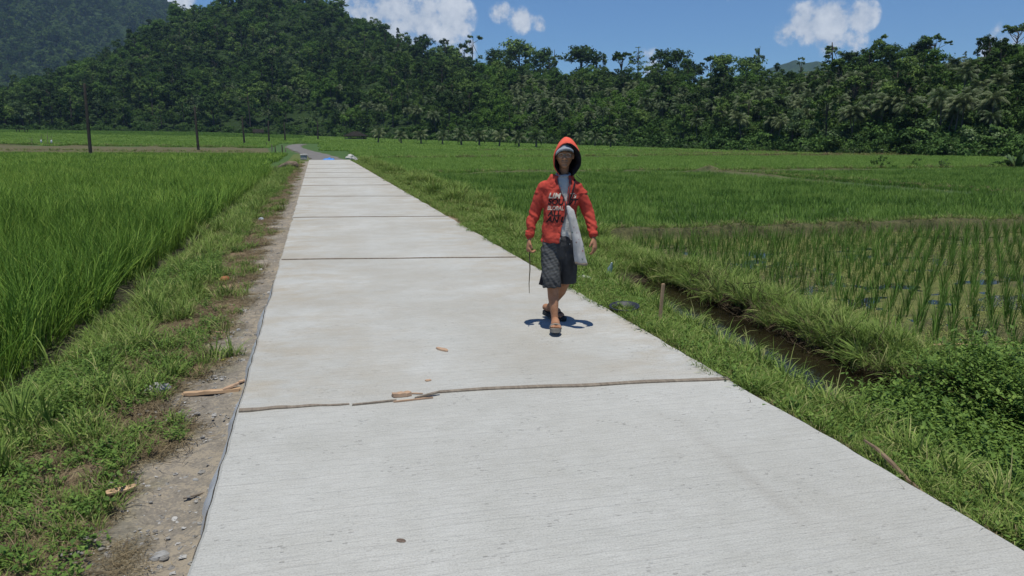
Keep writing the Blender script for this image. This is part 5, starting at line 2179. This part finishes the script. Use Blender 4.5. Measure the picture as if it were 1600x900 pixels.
def foot(heel, toe, up, wdt, toes=True):
    heel, toe = Vector(heel), Vector(toe)
    d = (toe - heel)
    L = d.length
    d.normalize()
    s = Vector((0, 0, 1)).cross(d).normalized()
    nrm = d.cross(s)
    body.tube([heel + nrm * .034, heel + d * L * .35 + nrm * .045, heel + d * L * .62 + nrm * .028], [.032, .034, wdt * .45], 14)
    body.tube([heel + d * L * .55 + s * wdt * .22 + nrm * .018, heel + d * L * .8 + s * wdt * .26 + nrm * .014], [.022, .018], 10)
    body.tube([heel + d * L * .55 - s * wdt * .22 + nrm * .018, heel + d * L * .8 - s * wdt * .2 + nrm * .014], [.022, .018], 10)
    for q, (ln, rr) in enumerate(((.19, .0125), (.17, .0095), (.15, .009), (.12, .0085), (.09, .008))):
        o = (.40 - q * .2) * wdt
        st = heel + d * L * .76 + s * o * up + nrm * .014
        body.tube([st, st + d * L * ln * .7 + nrm * .003, st + d * L * ln - nrm * .003], [rr * 1.1, rr, rr * .9], 8)


FH, FT = Vector((-.024, -.105, .036)), Vector((-.018, -.325, .062))     # front foot, toe lifted
RH, RT_ = Vector((-.115, .355, .060)), Vector((.05, .215, .030))
foot(FH, FT, 1, .085)
foot(RH, RT_, -1, .085)


def hand(wrist, palm_end, out, curl, sgn, grip=False):
    """palm with five separate bent fingers; out = side the thumb leaves from, curl = direction the fingers close to"""
    wrist, palm_end, out, curl = Vector(wrist), Vector(palm_end), Vector(out).normalized(), Vector(curl).normalized()
    d = (palm_end - wrist).normalized()
    body.tube([wrist, wrist.lerp(palm_end, .55), palm_end], [.023, .031, .030], 14, flat=(curl, .55))
    for q, (ln, rr) in enumerate(((.068, .0085), (.076, .009), (.070, .0085), (.056, .0078))):
        st = palm_end + out * (.027 - q * .0185) - d * .006
        b1 = .55 if not grip else 1.35
        b2 = 1.1 if not grip else 2.3
        p1 = st + (d * math.cos(b1 * .5) + curl * math.sin(b1 * .5)) * ln * .45
        p2 = p1 + (d * math.cos(b1) + curl * math.sin(b1)) * ln * .32
        p3 = p2 + (d * math.cos(b2) + curl * math.sin(b2)) * ln * .28
        body.tube([st, p1, p2, p3], [rr * 1.1, rr, rr * .92, rr * .8], 8)
    st = wrist.lerp(palm_end, .35) + out * .018
    a = st + (d * .7 + out * .6 + curl * .25).normalized() * .034
    b = a + (d * .85 + out * (.1 if not grip else -.2) + curl * .5).normalized() * .028
    body.tube([st, a, b], [.013, .0105, .009], 8)


hand((-.243, -.012, .755), (-.252, -.04, .665), (.25, -1, 0), (1, .25, 0), 1, True)
hand((.279, -.042, .775), (.292, -.065, .69), (-.55, -1, 0), (-1, .45, -.1), -1, False)

# head: skull, jaw, brow, nose, cheekbones, lips, chin, ears
HC = Vector((.036, -.02, 1.425))


def headfn(v):
    v = v.copy()
    if v.z < 0:
        k = 1 + .26 * v.z * (1 if v.y > -.2 else .75)
        v.x *= k
        v.y *= 1 + .12 * v.z
    if v.y > 0:
        v.y *= 1.05
    return v


body.ball(HC, (.070, .088, .104), 28, 20, fn=headfn)
fy = HC.y - .082
hx, hz = HC.x, HC.z
body.tube([(hx - .036, fy + .008, hz + .022), (hx, fy - .001, hz + .026), (hx + .036, fy + .008, hz + .022)], [.010, .011, .010], 8)      # brow
body.tube([(hx, fy + .0, hz + .012), (hx, fy - .016, hz - .014), (hx, fy - .020, hz - .026)], [.008, .011, .0135], 10)                      # nose
body.ball((hx - .012, fy - .008, hz - .028), (.009, .010, .008), 10, 8)
body.ball((hx + .012, fy - .008, hz - .028), (.009, .010, .008), 10, 8)
for s in (-1, 1):
    body.ball((hx + s * .040, fy + .020, hz - .016), (.018, .016, .014), 10, 8)
    body.ball((hx + s * .071, HC.y + .008, hz - .004), (.008, .018, .030), 10, 8)
body.tube([(hx - .022, fy + .008, hz - .049), (hx, fy - .003, hz - .046), (hx + .022, fy + .008, hz - .049)], [.006, .0075, .006], 8)        # upper lip
body.tube([(hx - .018, fy + .010, hz - .061), (hx, fy - .001, hz - .060), (hx + .018, fy + .010, hz - .061)], [.006, .0075, .006], 8)
body.ball((hx, fy + .012, hz - .082), (.024, .018, .016), 12, 8)                                                                           # chin
bme = remeshed('body', body, [skin.m], .0048, 2)
obj('body', bme, man)
# eyes, brows and mouth line
eyem = simple('eye_white', (.42, .38, .34), (.5, .46, .42), 5, .3)
dark = simple('dark_iris', (.008, .006, .005), (.015, .01, .008), 5, .2)
lipm = simple('dark_lip', (.06, .028, .022), (.09, .04, .03), 20, .6)
for s in (-1, 1):
    mb = MB()
    mb.ball((hx + s * .027, fy + .009, hz + .006), (.0125, .008, .0048), 12, 8)
    e = mb.obj('eye', [eyem], man, smooth=True)
    mb = MB()
    mb.ball((hx + s * .027, fy + .0035, hz + .006), (.0052, .0035, .0046), 10, 8)
    mb.obj('iris', [dark], e, smooth=True)
    mb = MB()
    mb.tube([(hx + s * .014, fy - .004, hz + .027), (hx + s * .028, fy - .001, hz + .031), (hx + s * .042, fy + .008, hz + .026)], [.0025, .0035, .002], 6)
    mb.obj('eyebrow', [simple('brow_hair', (.03, .025, .02), (.06, .05, .045), 60, .9)], man)
# thin wire glasses
gl = MB()
for s in (-1, 1):
    ring_ = [(hx + s * .028 + .021 * math.cos(t), fy - .010 + .006 * abs(math.cos(t)) ** 2 * (1 if s * math.cos(t) > 0 else 0), hz + .002 + .015 * math.sin(t)) for t in np.linspace(0, 2 * math.pi, 25)]
    gl.tube(ring_, .0016, 6, cap=False)
    gl.tube([(hx + s * .049, fy - .004, hz + .006), (hx + s * .072, HC.y - .01, hz + .008)], .0015, 6)
gl.tube([(hx - .008, fy - .012, hz + .004), (hx, fy - .016, hz + .007), (hx + .008, fy - .012, hz + .004)], .0016, 6)
wirem = NT('glasses_wire')
wirem.color((.45, .42, .38))
wirem.set(Metallic=.8, Roughness=.3)
gl.obj('glasses', [wirem.m], man, smooth=True)
mb = MB()
mb.tube([(hx - .023, fy + .006, hz - .054), (hx, fy - .006, hz - .0535), (hx + .023, fy + .006, hz - .054)], [.0015, .0026, .0015], 6)
mb.obj('mouth', [lipm], man)
mb = MB()
mb.tube([(hx - .018, fy + .001, hz - .040), (hx, fy - .0075, hz - .0385), (hx + .018, fy + .001, hz - .040)], [.003, .0055, .003], 6)
mb.obj('moustache', [simple('grey_hair', (.10, .09, .08), (.2, .19, .18), 90, .9)], man)

# shirt
rings = []
for (z, cx, rx, ry) in ((.70, .012, .128, .094), (.80, .01, .128, .096), (.95, .01, .124, .092), (1.08, .01, .128, .090), (1.17, .012, .13, .085), (1.225, .018, .088, .068), (1.255, .026, .058, .054), (1.272, .028, .052, .050)):
    rings.append([Vector((cx + rx * math.sin(t), .005 - ry * math.cos(t), z)) for t in np.linspace(0, 2 * math.pi, 48, endpoint=False)])
mb = MB()
mb.loft(rings)
sh = remeshed('shirt', mb, [shirtm], .007, 3)
displace(sh, lambda co: .007 * noise.noise(Vector((co.x * 14, co.y * 14, co.z * 5))) + .004 * noise.noise(co * 30))
sho = obj('shirt', sh, man)
mb = MB()
mb.tube([(.028 + .054 * math.sin(t), .002 - .052 * math.cos(t), 1.272 - .012 * math.cos(t)) for t in np.linspace(0, 2 * math.pi, 30)], .010, 8, cap=False)
mb.obj('collar', [cloth('collar_rib', (.26, .28, .31), (.34, .36, .39))], sho, smooth=True)

# jacket: torso shell with an open front, sleeves
TZ = [(.725, .008, .156, .114, .060, .052), (.80, .008, .147, .110, .062, .042), (.88, .006, .140, .106, .062, .026), (.95, .005, .138, .105, .062, .012), (1.0, .005, .139, .105, .060, .0045),
      (1.05, .006, .143, .106, .056, .0045), (1.09, .006, .149, .106, .052, .012), (1.13, .008, .154, .101, .046, .026), (1.17, .010, .160, .097, .041, .036), (1.205, .012, .140, .088, .037, .044), (1.235, .016, .108, .078, .034, .046), (1.265, .020, .090, .074, .034, .046)]
zz = np.linspace(.725, 1.265, 46)
TA = np.array(TZ)
rings = []
for z in zz:
    cx, rx, ry, gxx, gw = [np.interp(z, TA[:, 0], TA[:, q]) for q in range(1, 6)]
    t0 = math.asin(max(-.99, min(.99, (gxx + gw - cx) / rx)))
    t1 = 2 * math.pi + math.asin(max(-.99, min(.99, (gxx - gw - cx) / rx)))
    outer, inner = [], []
    for t in np.linspace(t0, t1, 60):
        for lst, o in ((outer, 0), (inner, .011)):
            lst.append(Vector((cx + (rx - o) * math.sin(t), .008 - (ry - o) * math.cos(t), z)))
    rings.append(outer + inner[::-1])
jb = MB()
jb.loft(rings)
jb.tube([(-.125, .012, 1.175), (-.165, .02, 1.08), (-.203, .035, .96), (-.226, .015, .87), (-.240, -.008, .79), (-.243, -.012, .765)], [.049, .051, .047, .044, .038, .034], 20)
jb.tube([(.135, .012, 1.175), (.185, .02, 1.08), (.236, .03, .97), (.260, .005, .88), (.277, -.032, .80), (.279, -.038, .782)], [.049, .051, .047, .044, .038, .034], 20)
jme = remeshed('jacket', jb, [redm], .0058, 3)


def jfold(co):
    ax = abs(co.x - .01)
    if ax > .148 and co.z < 1.12:
        # crosswise folds on the sleeves
        k = min(1, (1.12 - co.z) * 4)
        return k * (.016 * noise.noise(Vector((co.x * 9, co.y * 9, co.z * 30 + co.x * 18))) + .004 * noise.noise(co * 45))
    return .016 * noise.noise(Vector((co.x * 9 + co.z * 4, co.y * 8, co.z * 9 - co.x * 7))) + .008 * noise.noise(Vector((co.x * 26, co.y * 20, co.z * 14))) + .004 * noise.noise(co * 40)


displace(jme, jfold)
jac = obj('jacket', jme, man)
for (c, d_) in (((-.2415, -.010, .778), (-.003, -.004, -.02)), ((.278, -.036, .793), (.002, -.006, -.02))):
    c, d_ = Vector(c), Vector(d_)
    mb = MB()
    mb.tube([c - d_, c, c + d_ * .8], [.036, .0385, .035], 18, cap=False)
    mb.obj('cuff', [redm], jac, smooth=True)
bvh = BVHTree.FromPolygons([v.co for v in jme.vertices], [tuple(p.vertices) for p in jme.polygons])


def on_front(x, z, off=.0025):
    h_ = bvh.ray_cast(Vector((x, -.5, z)), Vector((0, 1, 0)))
    return (h_[0].y - off) if h_[0] else None


# zip edges
zipm = simple('dark_zip', (.05, .045, .05), (.12, .11, .12), 60, .5)
for s in (-1, 1):
    pts_ = []
    for z in np.linspace(.735, 1.245, 34):
        gxx, gw = np.interp(z, TA[:, 0], TA[:, 4]), np.interp(z, TA[:, 0], TA[:, 5])
        y_ = on_front(gxx + s * (gw + .007), z, .001)
        if y_ is not None:
            pts_.append((gxx + s * (gw + .004), y_, z))
    if len(pts_) > 3:
        mb = MB()
        mb.tube(pts_, .0045, 6)
        mb.obj('zip', [zipm], jac, smooth=True)

# print on the chest
cream = cloth('cream_print', (.52, .46, .38), (.62, .56, .47), 60, .2)
inkm = cloth('black_print', (.012, .011, .013), (.03, .026, .028), 60, .2)


def lettering(txt, x, z, size, sx, mat, shear=.25, bold=.0):
    cu = bpy.data.curves.new('t', 'FONT')
    cu.body = txt
    cu.size = 1
    cu.shear = shear
    cu.offset = bold
    to = bpy.data.objects.new('t', cu)
    COL.objects.link(to)
    dg = bpy.context.evaluated_depsgraph_get()
    me = bpy.data.meshes.new_from_object(to.evaluated_get(dg))
    bpy.data.objects.remove(to)
    bm = bmesh.new()
    bm.from_mesh(me)
    bmesh.ops.triangulate(bm, faces=bm.faces[:])
    for _ in range(2):
        bmesh.ops.subdivide_edges(bm, edges=[e_ for e_ in bm.edges if e_.calc_length() > .12], cuts=1)
        bmesh.ops.triangulate(bm, faces=bm.faces[:])
    kill = []
    for v_ in bm.verts:
        X, Z = x + v_.co.x * size * sx, z + v_.co.y * size
        y_ = on_front(X, Z)
        if y_ is None or y_ > .02:
            kill.append(v_)
            y_ = 0
        v_.co = Vector((X, y_, Z))
    bmesh.ops.delete(bm, geom=kill, context='VERTS')
    bm.to_mesh(me)
    bm.free()
    me.materials.clear()
    me.materials.append(mat)
    return obj('lettering', me, jac)


lettering('LIM', -.092, 1.087, .060, 1.05, cream, .3, .03)
lettering('Ts', .078, 1.087, .056, 1.0, cream, .3, .02)
lettering('SOU', -.094, 1.035, .066, .95, inkm, .2, .035)
lettering('7T', .078, 1.035, .062, .9, inkm, .3, .035)
lettering('BLOBAL', -.098, .992, .046, .80, cream, .15, .02)
lettering('ALL', -.092, .944, .062, 1.0, inkm, .2, .035)
lettering('AN U', -.104, .892, .068, .95, inkm, .3, .035)

# hood: lined shell, deeper on his left, where the dark lining shows
def hood_ring(t, s, inset=0.0):
    """t: 0 at the throat, around the face, 1 back at the throat; s: 0 rim .. 1 back"""
    a = math.pi * 2 * t
    sx_, cz_ = math.sin(a), -math.cos(a)                    # starts at the bottom
    # front rim, an upright egg with a pointed top
    top = max(0, cz_)
    wl2 = .100 if sx_ < 0 else .118
    x = .048 + sx_ * (wl2 - inset) * (1 - .20 * top ** 3) * (1 if cz_ > -.3 else 1 - .35 * (-.3 - cz_))
    z = 1.385 + (cz_ * (.142 - inset) if cz_ > 0 else cz_ * (.150 - inset * .3))
    y = -.085 + .045 * max(0, sx_) * (1 - top) - .01 * top + .03 * max(0, -cz_)
    if sx_ < 0:
        y += .008
    if s > 0:
        k = math.sin(s * math.pi / 2)
        c = math.cos(s * math.pi / 2)
        cxx, czz = .042, 1.40
        grow = 1 + .10 * math.sin(s * math.pi)
        lift = .066 * math.sin(min(1, s * 2.2) * math.pi / 2) * max(0, cz_) ** 1.5
        x = cxx + (x - cxx) * max(.02, c ** .75) * grow
        z = czz + (z + lift - czz) * max(.02, c ** .55)
        y = y + (.205 - inset) * k
    return Vector((x, y, z))


nt, ns = 56, 16
vs, fs, mi = [], [], []
for ins, mt in ((0, 0), (.009, 1)):
    b = len(vs)
    for j in range(ns + 1):
        for i in range(nt):
            p_ = hood_ring(i / nt, j / ns, ins)
            p_ += Vector((0, 0, 1)) * .004 * noise.noise(p_ * 22) + Vector((1, 0, 0)) * .005 * noise.noise(p_ * 14 + Vector((5, 0, 0)))
            vs.append(p_)
    for j in range(ns):
        for i in range(nt):
            i2 = (i + 1) % nt
            f_ = (b + j * nt + i, b + j * nt + i2, b + (j + 1) * nt + i2, b + (j + 1) * nt + i)
            fs.append(f_ if mt == 0 else f_[::-1])
            mi.append(mt)
half = nt * (ns + 1)
for i in range(nt):
    i2 = (i + 1) % nt
    fs.append((i, half + i, half + i2, i2))
    mi.append(1 if (i / nt < .5) else 0)
# the strip of black lining that turns outward along the rim on his left
me = mesh('hood', vs, fs, [hoodm, blackm], True, mi)
hood = obj('hood', me, man)
# turned-out lining panel between cheek and outer rim
mb = MB()
rings = []
for i in range(15):
    t = .10 + .36 * i / 14
    o = hood_ring(t, 0) + Vector((.002, -.004, 0))
    c_ = Vector((HC.x + .02, -.02, 1.40))
    inn = o.lerp(c_, .38) + Vector((0, .055, 0))
    rings.append([o, o.lerp(inn, .5) + Vector((0, -.004, 0)), inn, inn + Vector((.004, .008, 0)), o + Vector((.004, .008, 0))])
mb.loft(rings)
lin = mb.obj('hood_lining', [blackm], hood, smooth=True)
mb = MB()
rings = []
for i in range(15):
    t = .90 - .34 * i / 14
    o = hood_ring(t, 0) + Vector((.006, -.003, 0))
    c_ = Vector((HC.x - .02, -.02, 1.40))
    inn = o.lerp(c_, .20) + Vector((0, .05, 0))
    rings.append([o, inn, inn + Vector((-.003, .008, 0)), o + Vector((-.003, .008, 0))])
mb.loft(rings)
mb.obj('hood_lining', [blackm], hood, smooth=True)
# drawcord
mb = MB()
mb.tube([(.128, -.07, 1.27), (.155, -.085, 1.245), (.172, -.075, 1.235)], .0028, 6)
mb.obj('drawcord', [blackm], hood)

# cap under the hood
mb = MB()
mb.ball(HC + Vector((0, .004, .028)), (.071, .088, .078), 24, 12, fn=lambda v: Vector((v.x, v.y, max(v.z, .05))))
cap = mb.obj('cap', [capm], man, smooth=True)
mb = MB()
rings = []
for i in range(17):
    a = (i / 16 - .5) * 2.5
    bx_, bz_ = math.sin(a), math.cos(a)
    o = Vector((hx + .074 * bx_, HC.y - .070 - .052 * max(0, bz_), hz + .056 - .050 * (1 - bz_) - .004 + .012 * bx_))
    n_ = Vector((hx + .070 * bx_, HC.y - .060 * bz_, hz + .068 - .04 * (1 - bz_)))
    rings.append([n_, o + Vector((0, 0, .008)), o + Vector((0, -.003, -.004)), o + Vector((0, .004, -.010)), n_ + Vector((0, 0, -.008))])
mb.loft(rings)
mb.obj('visor', [capm], cap, smooth=True)

# shorts
sb = MB()
sb.tube([(.004, .004, .665), (.004, .004, .70), (.004, .004, .745)], [.128, .138, .138], 28, flat=(Vector((0, 1, 0)), .74))
sb.tube([(-.062, .0, .70), (-.068, -.008, .64), (-.064, -.035, .54), (-.058, -.072, .43), (-.056, -.082, .355)], [.076, .082, .083, .078, .075], 24, cap=False)
sb.tube([(.066, .0, .70), (.072, .005, .64), (.076, .022, .54), (.078, .042, .43), (.080, .048, .375)], [.076, .081, .080, .075, .071], 24, cap=False)
sme = remeshed('shorts', sb, [blackm], .006, 2)


def sfold(co):
    if co.x < .005:
        return .009 * noise.noise(Vector((co.x * 12, co.y * 10, co.z * 26 + co.x * 34))) + .004 * noise.noise(co * 35)
    return .008 * noise.noise(Vector((co.x * 16, co.y * 10, co.z * 8))) + .003 * noise.noise(co * 35)


displace(sme, sfold)
st_ = NT('fold_shaded_shorts_cloth')
v = st_.coords('Object')
sp = st_.node('ShaderNodeSeparateXYZ')
st_.l.new(v, sp.inputs[0])
wv = st_.node('ShaderNodeTexWave', wave_type='BANDS', bands_direction='Z')
wv.inputs['Scale'].default_value = 13
wv.inputs['Distortion'].default_value = 5
wv.inputs['Detail'].default_value = 2
wv.inputs['Detail Scale'].default_value = 1.4
st_.l.new(st_.coords('Object', (1, 1, 1), (0, .35, 0)), wv.inputs['Vector'])
stc = st_.ramp(wv.outputs['Fac'], [(.2, (.058, .060, .060)), (.8, (.088, .092, .096))])
pl_ = st_.noise(v, 8, 4)
plain = st_.ramp(pl_, [(.3, (.035, .035, .037)), (.7, (.065, .065, .068))])
# fold shading painted as grey bands on his right thigh, plainer towards the hem
fx_ = st_.ramp(sp.outputs['X'], [(.0, (1, 1, 1)), (.001, (0, 0, 0))])
xm = st_.math('LESS_THAN', st_.math('ADD', sp.outputs['X'], st_.math('MULTIPLY', st_.math('SUBTRACT', .7, sp.outputs['Z']), -.12)), -.022)
xs = st_.math('GREATER_THAN', sp.outputs['X'], -.139)
zm = st_.ramp(sp.outputs['Z'], [(.38, (.25, .25, .25)), (.5, (1, 1, 1))])
st_.color(st_.mix(st_.math('MULTIPLY', st_.math('MULTIPLY', xm, xs), zm), plain, stc))
st_.set(Roughness=.9)
st_.b.inputs['Specular IOR Level'].default_value = .12
st_.bump(st_.noise(st_.coords('Object', (1, 1, 2)), 20, 4), .4, .01)
sme.materials.clear()
sme.materials.append(st_.m)
shorts = obj('shorts', sme, man)
# loose black side panel blown back at his right knee
mb = MB()
rings = []
for i in range(8):
    t = i / 7
    z = .56 - .20 * t
    o = -.130 - .036 * t ** 1.4
    rings.append([Vector((-.125, -.02, z)), Vector((o, .02 + .01 * math.sin(t * 6), z + .0)), Vector((o + .008, .05, z)), Vector((-.10, .06, z - .03 * t)), Vector((-.09, .0, z - .02 * t))])
mb.loft(rings)
mb.obj('side_panel', [blackm], shorts, smooth=True)


def sandal(heel, toe, wdt, solem_, strapm):
    heel, toe = Vector(heel), Vector(toe)
    d = (toe - heel)
    L = d.length
    d.normalize()
    s = Vector((0, 0, 1)).cross(d).normalized()
    nrm = d.cross(s)
    out = []
    for t in np.linspace(0, 2 * math.pi, 36, endpoint=False):
        c_, q = math.cos(t), math.sin(t)
        wloc = wdt * .5 * (1 - .14 * (1 - c_) * .5 - .10 * math.exp(-((c_ + .05) / .3) ** 2))
        out.append(heel + d * (L * .5 + c_ * L * .60) + s * (abs(q) ** .75 * (1 if q > 0 else -1)) * wloc)
    mb = MB()
    mb.loft([[p_ + nrm * h_ for p_ in out] for h_ in (-.028, -.018, -.006, .004)])
    root = mb.obj('sandal', [solem_], man, smooth=False, bevel=0)
    mb = MB()
    rings = []
    for i in range(15):
        t = math.pi * i / 14
        o = heel + d * L * .60 + s * math.cos(t) * wdt * .43 + nrm * (math.sin(t) * .050 - .004)
        q = heel + d * L * .82 + s * math.cos(t) * wdt * .43 + nrm * (math.sin(t) * .036 - .004)
        n_ = (s * math.cos(t) + nrm * math.sin(t)) * .005
        rings.append([o, q, q + n_, o + n_])
    mb.loft(rings)
    mb.obj('strap', [strapm], root, smooth=True)
    return root


sandal(FH, FT, .105, solem, solem)
sandal(RH + Vector((0, 0, -.004)), RT_ + Vector((0, 0, .002)), .10, darksole, darksole)

# thin switch held in his right hand: a thing of its own, so is the bag
gp = MROT
Rm = Matrix.Rotation(MROT, 4, 'Z')
mb = MB()
mb.tube([(-.236, -.05, .70), (-.240, -.055, .62), (-.236, -.06, .50), (-.243, -.065, .38), (-.240, -.06, .30)], [.006, .0055, .0045, .0035, .002], 8)
tag(mb.obj('switch', [simple('brown_twig', (.06, .045, .025), (.12, .10, .05), 20, .7)], None, loc=MLOC, rot=(0, 0, MROT)), 'thin dark switch hanging from the man\'s right hand', 'stick')
# cloth sack slung at his left side
bagm = NT('white_printed_sack')
v = bagm.coords('Object')
nzb = bagm.node('ShaderNodeTexVoronoi')
nzb.inputs['Scale'].default_value = 26
bagm.l.new(v, nzb.inputs['Vector'])
dots = bagm.ramp(nzb.outputs['Distance'], [(.0, (1, 1, 1)), (.16, (1, 1, 1)), (.24, (0, 0, 0))])
dots = bagm.math('MULTIPLY', dots, bagm.ramp(bagm.noise(v, 9, 2), [(.48, (0, 0, 0)), (.56, (1, 1, 1))]))
dc = bagm.mix(bagm.ramp(bagm.noise(v, 14, 1), [(.45, (0, 0, 0)), (.55, (1, 1, 1))]), (.35, .06, .08), (.10, .16, .12))
bagm.color(bagm.mix(dots, bagm.ramp(bagm.noise(v, 7, 5), [(.3, (.40, .38, .36)), (.7, (.56, .54, .52))]), dc))
bagm.set(Roughness=.6)
bagm.bump(bagm.noise(bagm.coords('Object', (2, 2, .6)), 14, 4), .7, .015)
mb = MB()
rings = []
for (x_, z, rx, ry, y_) in ((.070, 1.03, .014, .006, -.126), (.085, 1.00, .030, .010, -.130), (.100, .94, .034, .016, -.134), (.118, .87, .038, .022, -.134), (.140, .78, .040, .028, -.130), (.160, .70, .044, .032, -.124),
                            (.172, .62, .048, .036, -.118), (.180, .575, .050, .036, -.114), (.183, .555, .046, .032, -.112)):
    rings.append([Vector((x_ + rx * math.cos(t), y_ + ry * math.sin(t), z - .12 * rx * math.cos(t))) for t in np.linspace(0, 2 * math.pi, 28, endpoint=False)])
mb.loft(rings)
bme_ = remeshed('sack', mb, [bagm.m], .006, 2)
displace(bme_, lambda co: .006 * noise.noise(Vector((co.x * 30, co.y * 30, co.z * 7))))
sack = tag(obj('sack', bme_, None, MLOC, (0, 0, MROT)), 'white printed cloth sack slung at the walking man\'s left side', 'bag')
mb = MB()
mb.loft([[Vector((.182 + (.050 + o) * math.cos(t), -.113 + (.036 + o) * math.sin(t), z - .006 * math.cos(t))) for t in np.linspace(0, 2 * math.pi, 28, endpoint=False)] for z, o in ((.574, .001), (.568, .004), (.560, .004), (.552, .0))], caps=False)
mb.obj('hem', [cloth('brownish_hem', (.22, .17, .13), (.32, .26, .2))], sack, smooth=True)
# strap over his left shoulder
mb = MB()
pts_ = []
for t in np.linspace(0, 1, 14):
    x_ = .075 + .045 * t
    z = 1.03 + .17 * t
    y_ = on_front(x_, z, .004)
    if y_ is not None:
        pts_.append((x_, y_, z))
pts_ += [(.122, -.02, 1.232), (.12, .05, 1.21), (.11, .10, 1.12)]
mb.tube(pts_, .006, 8)
mb.obj('shoulder_strap', [blackm], sack, smooth=True)
# its strap crosses down in front of the jacket edge
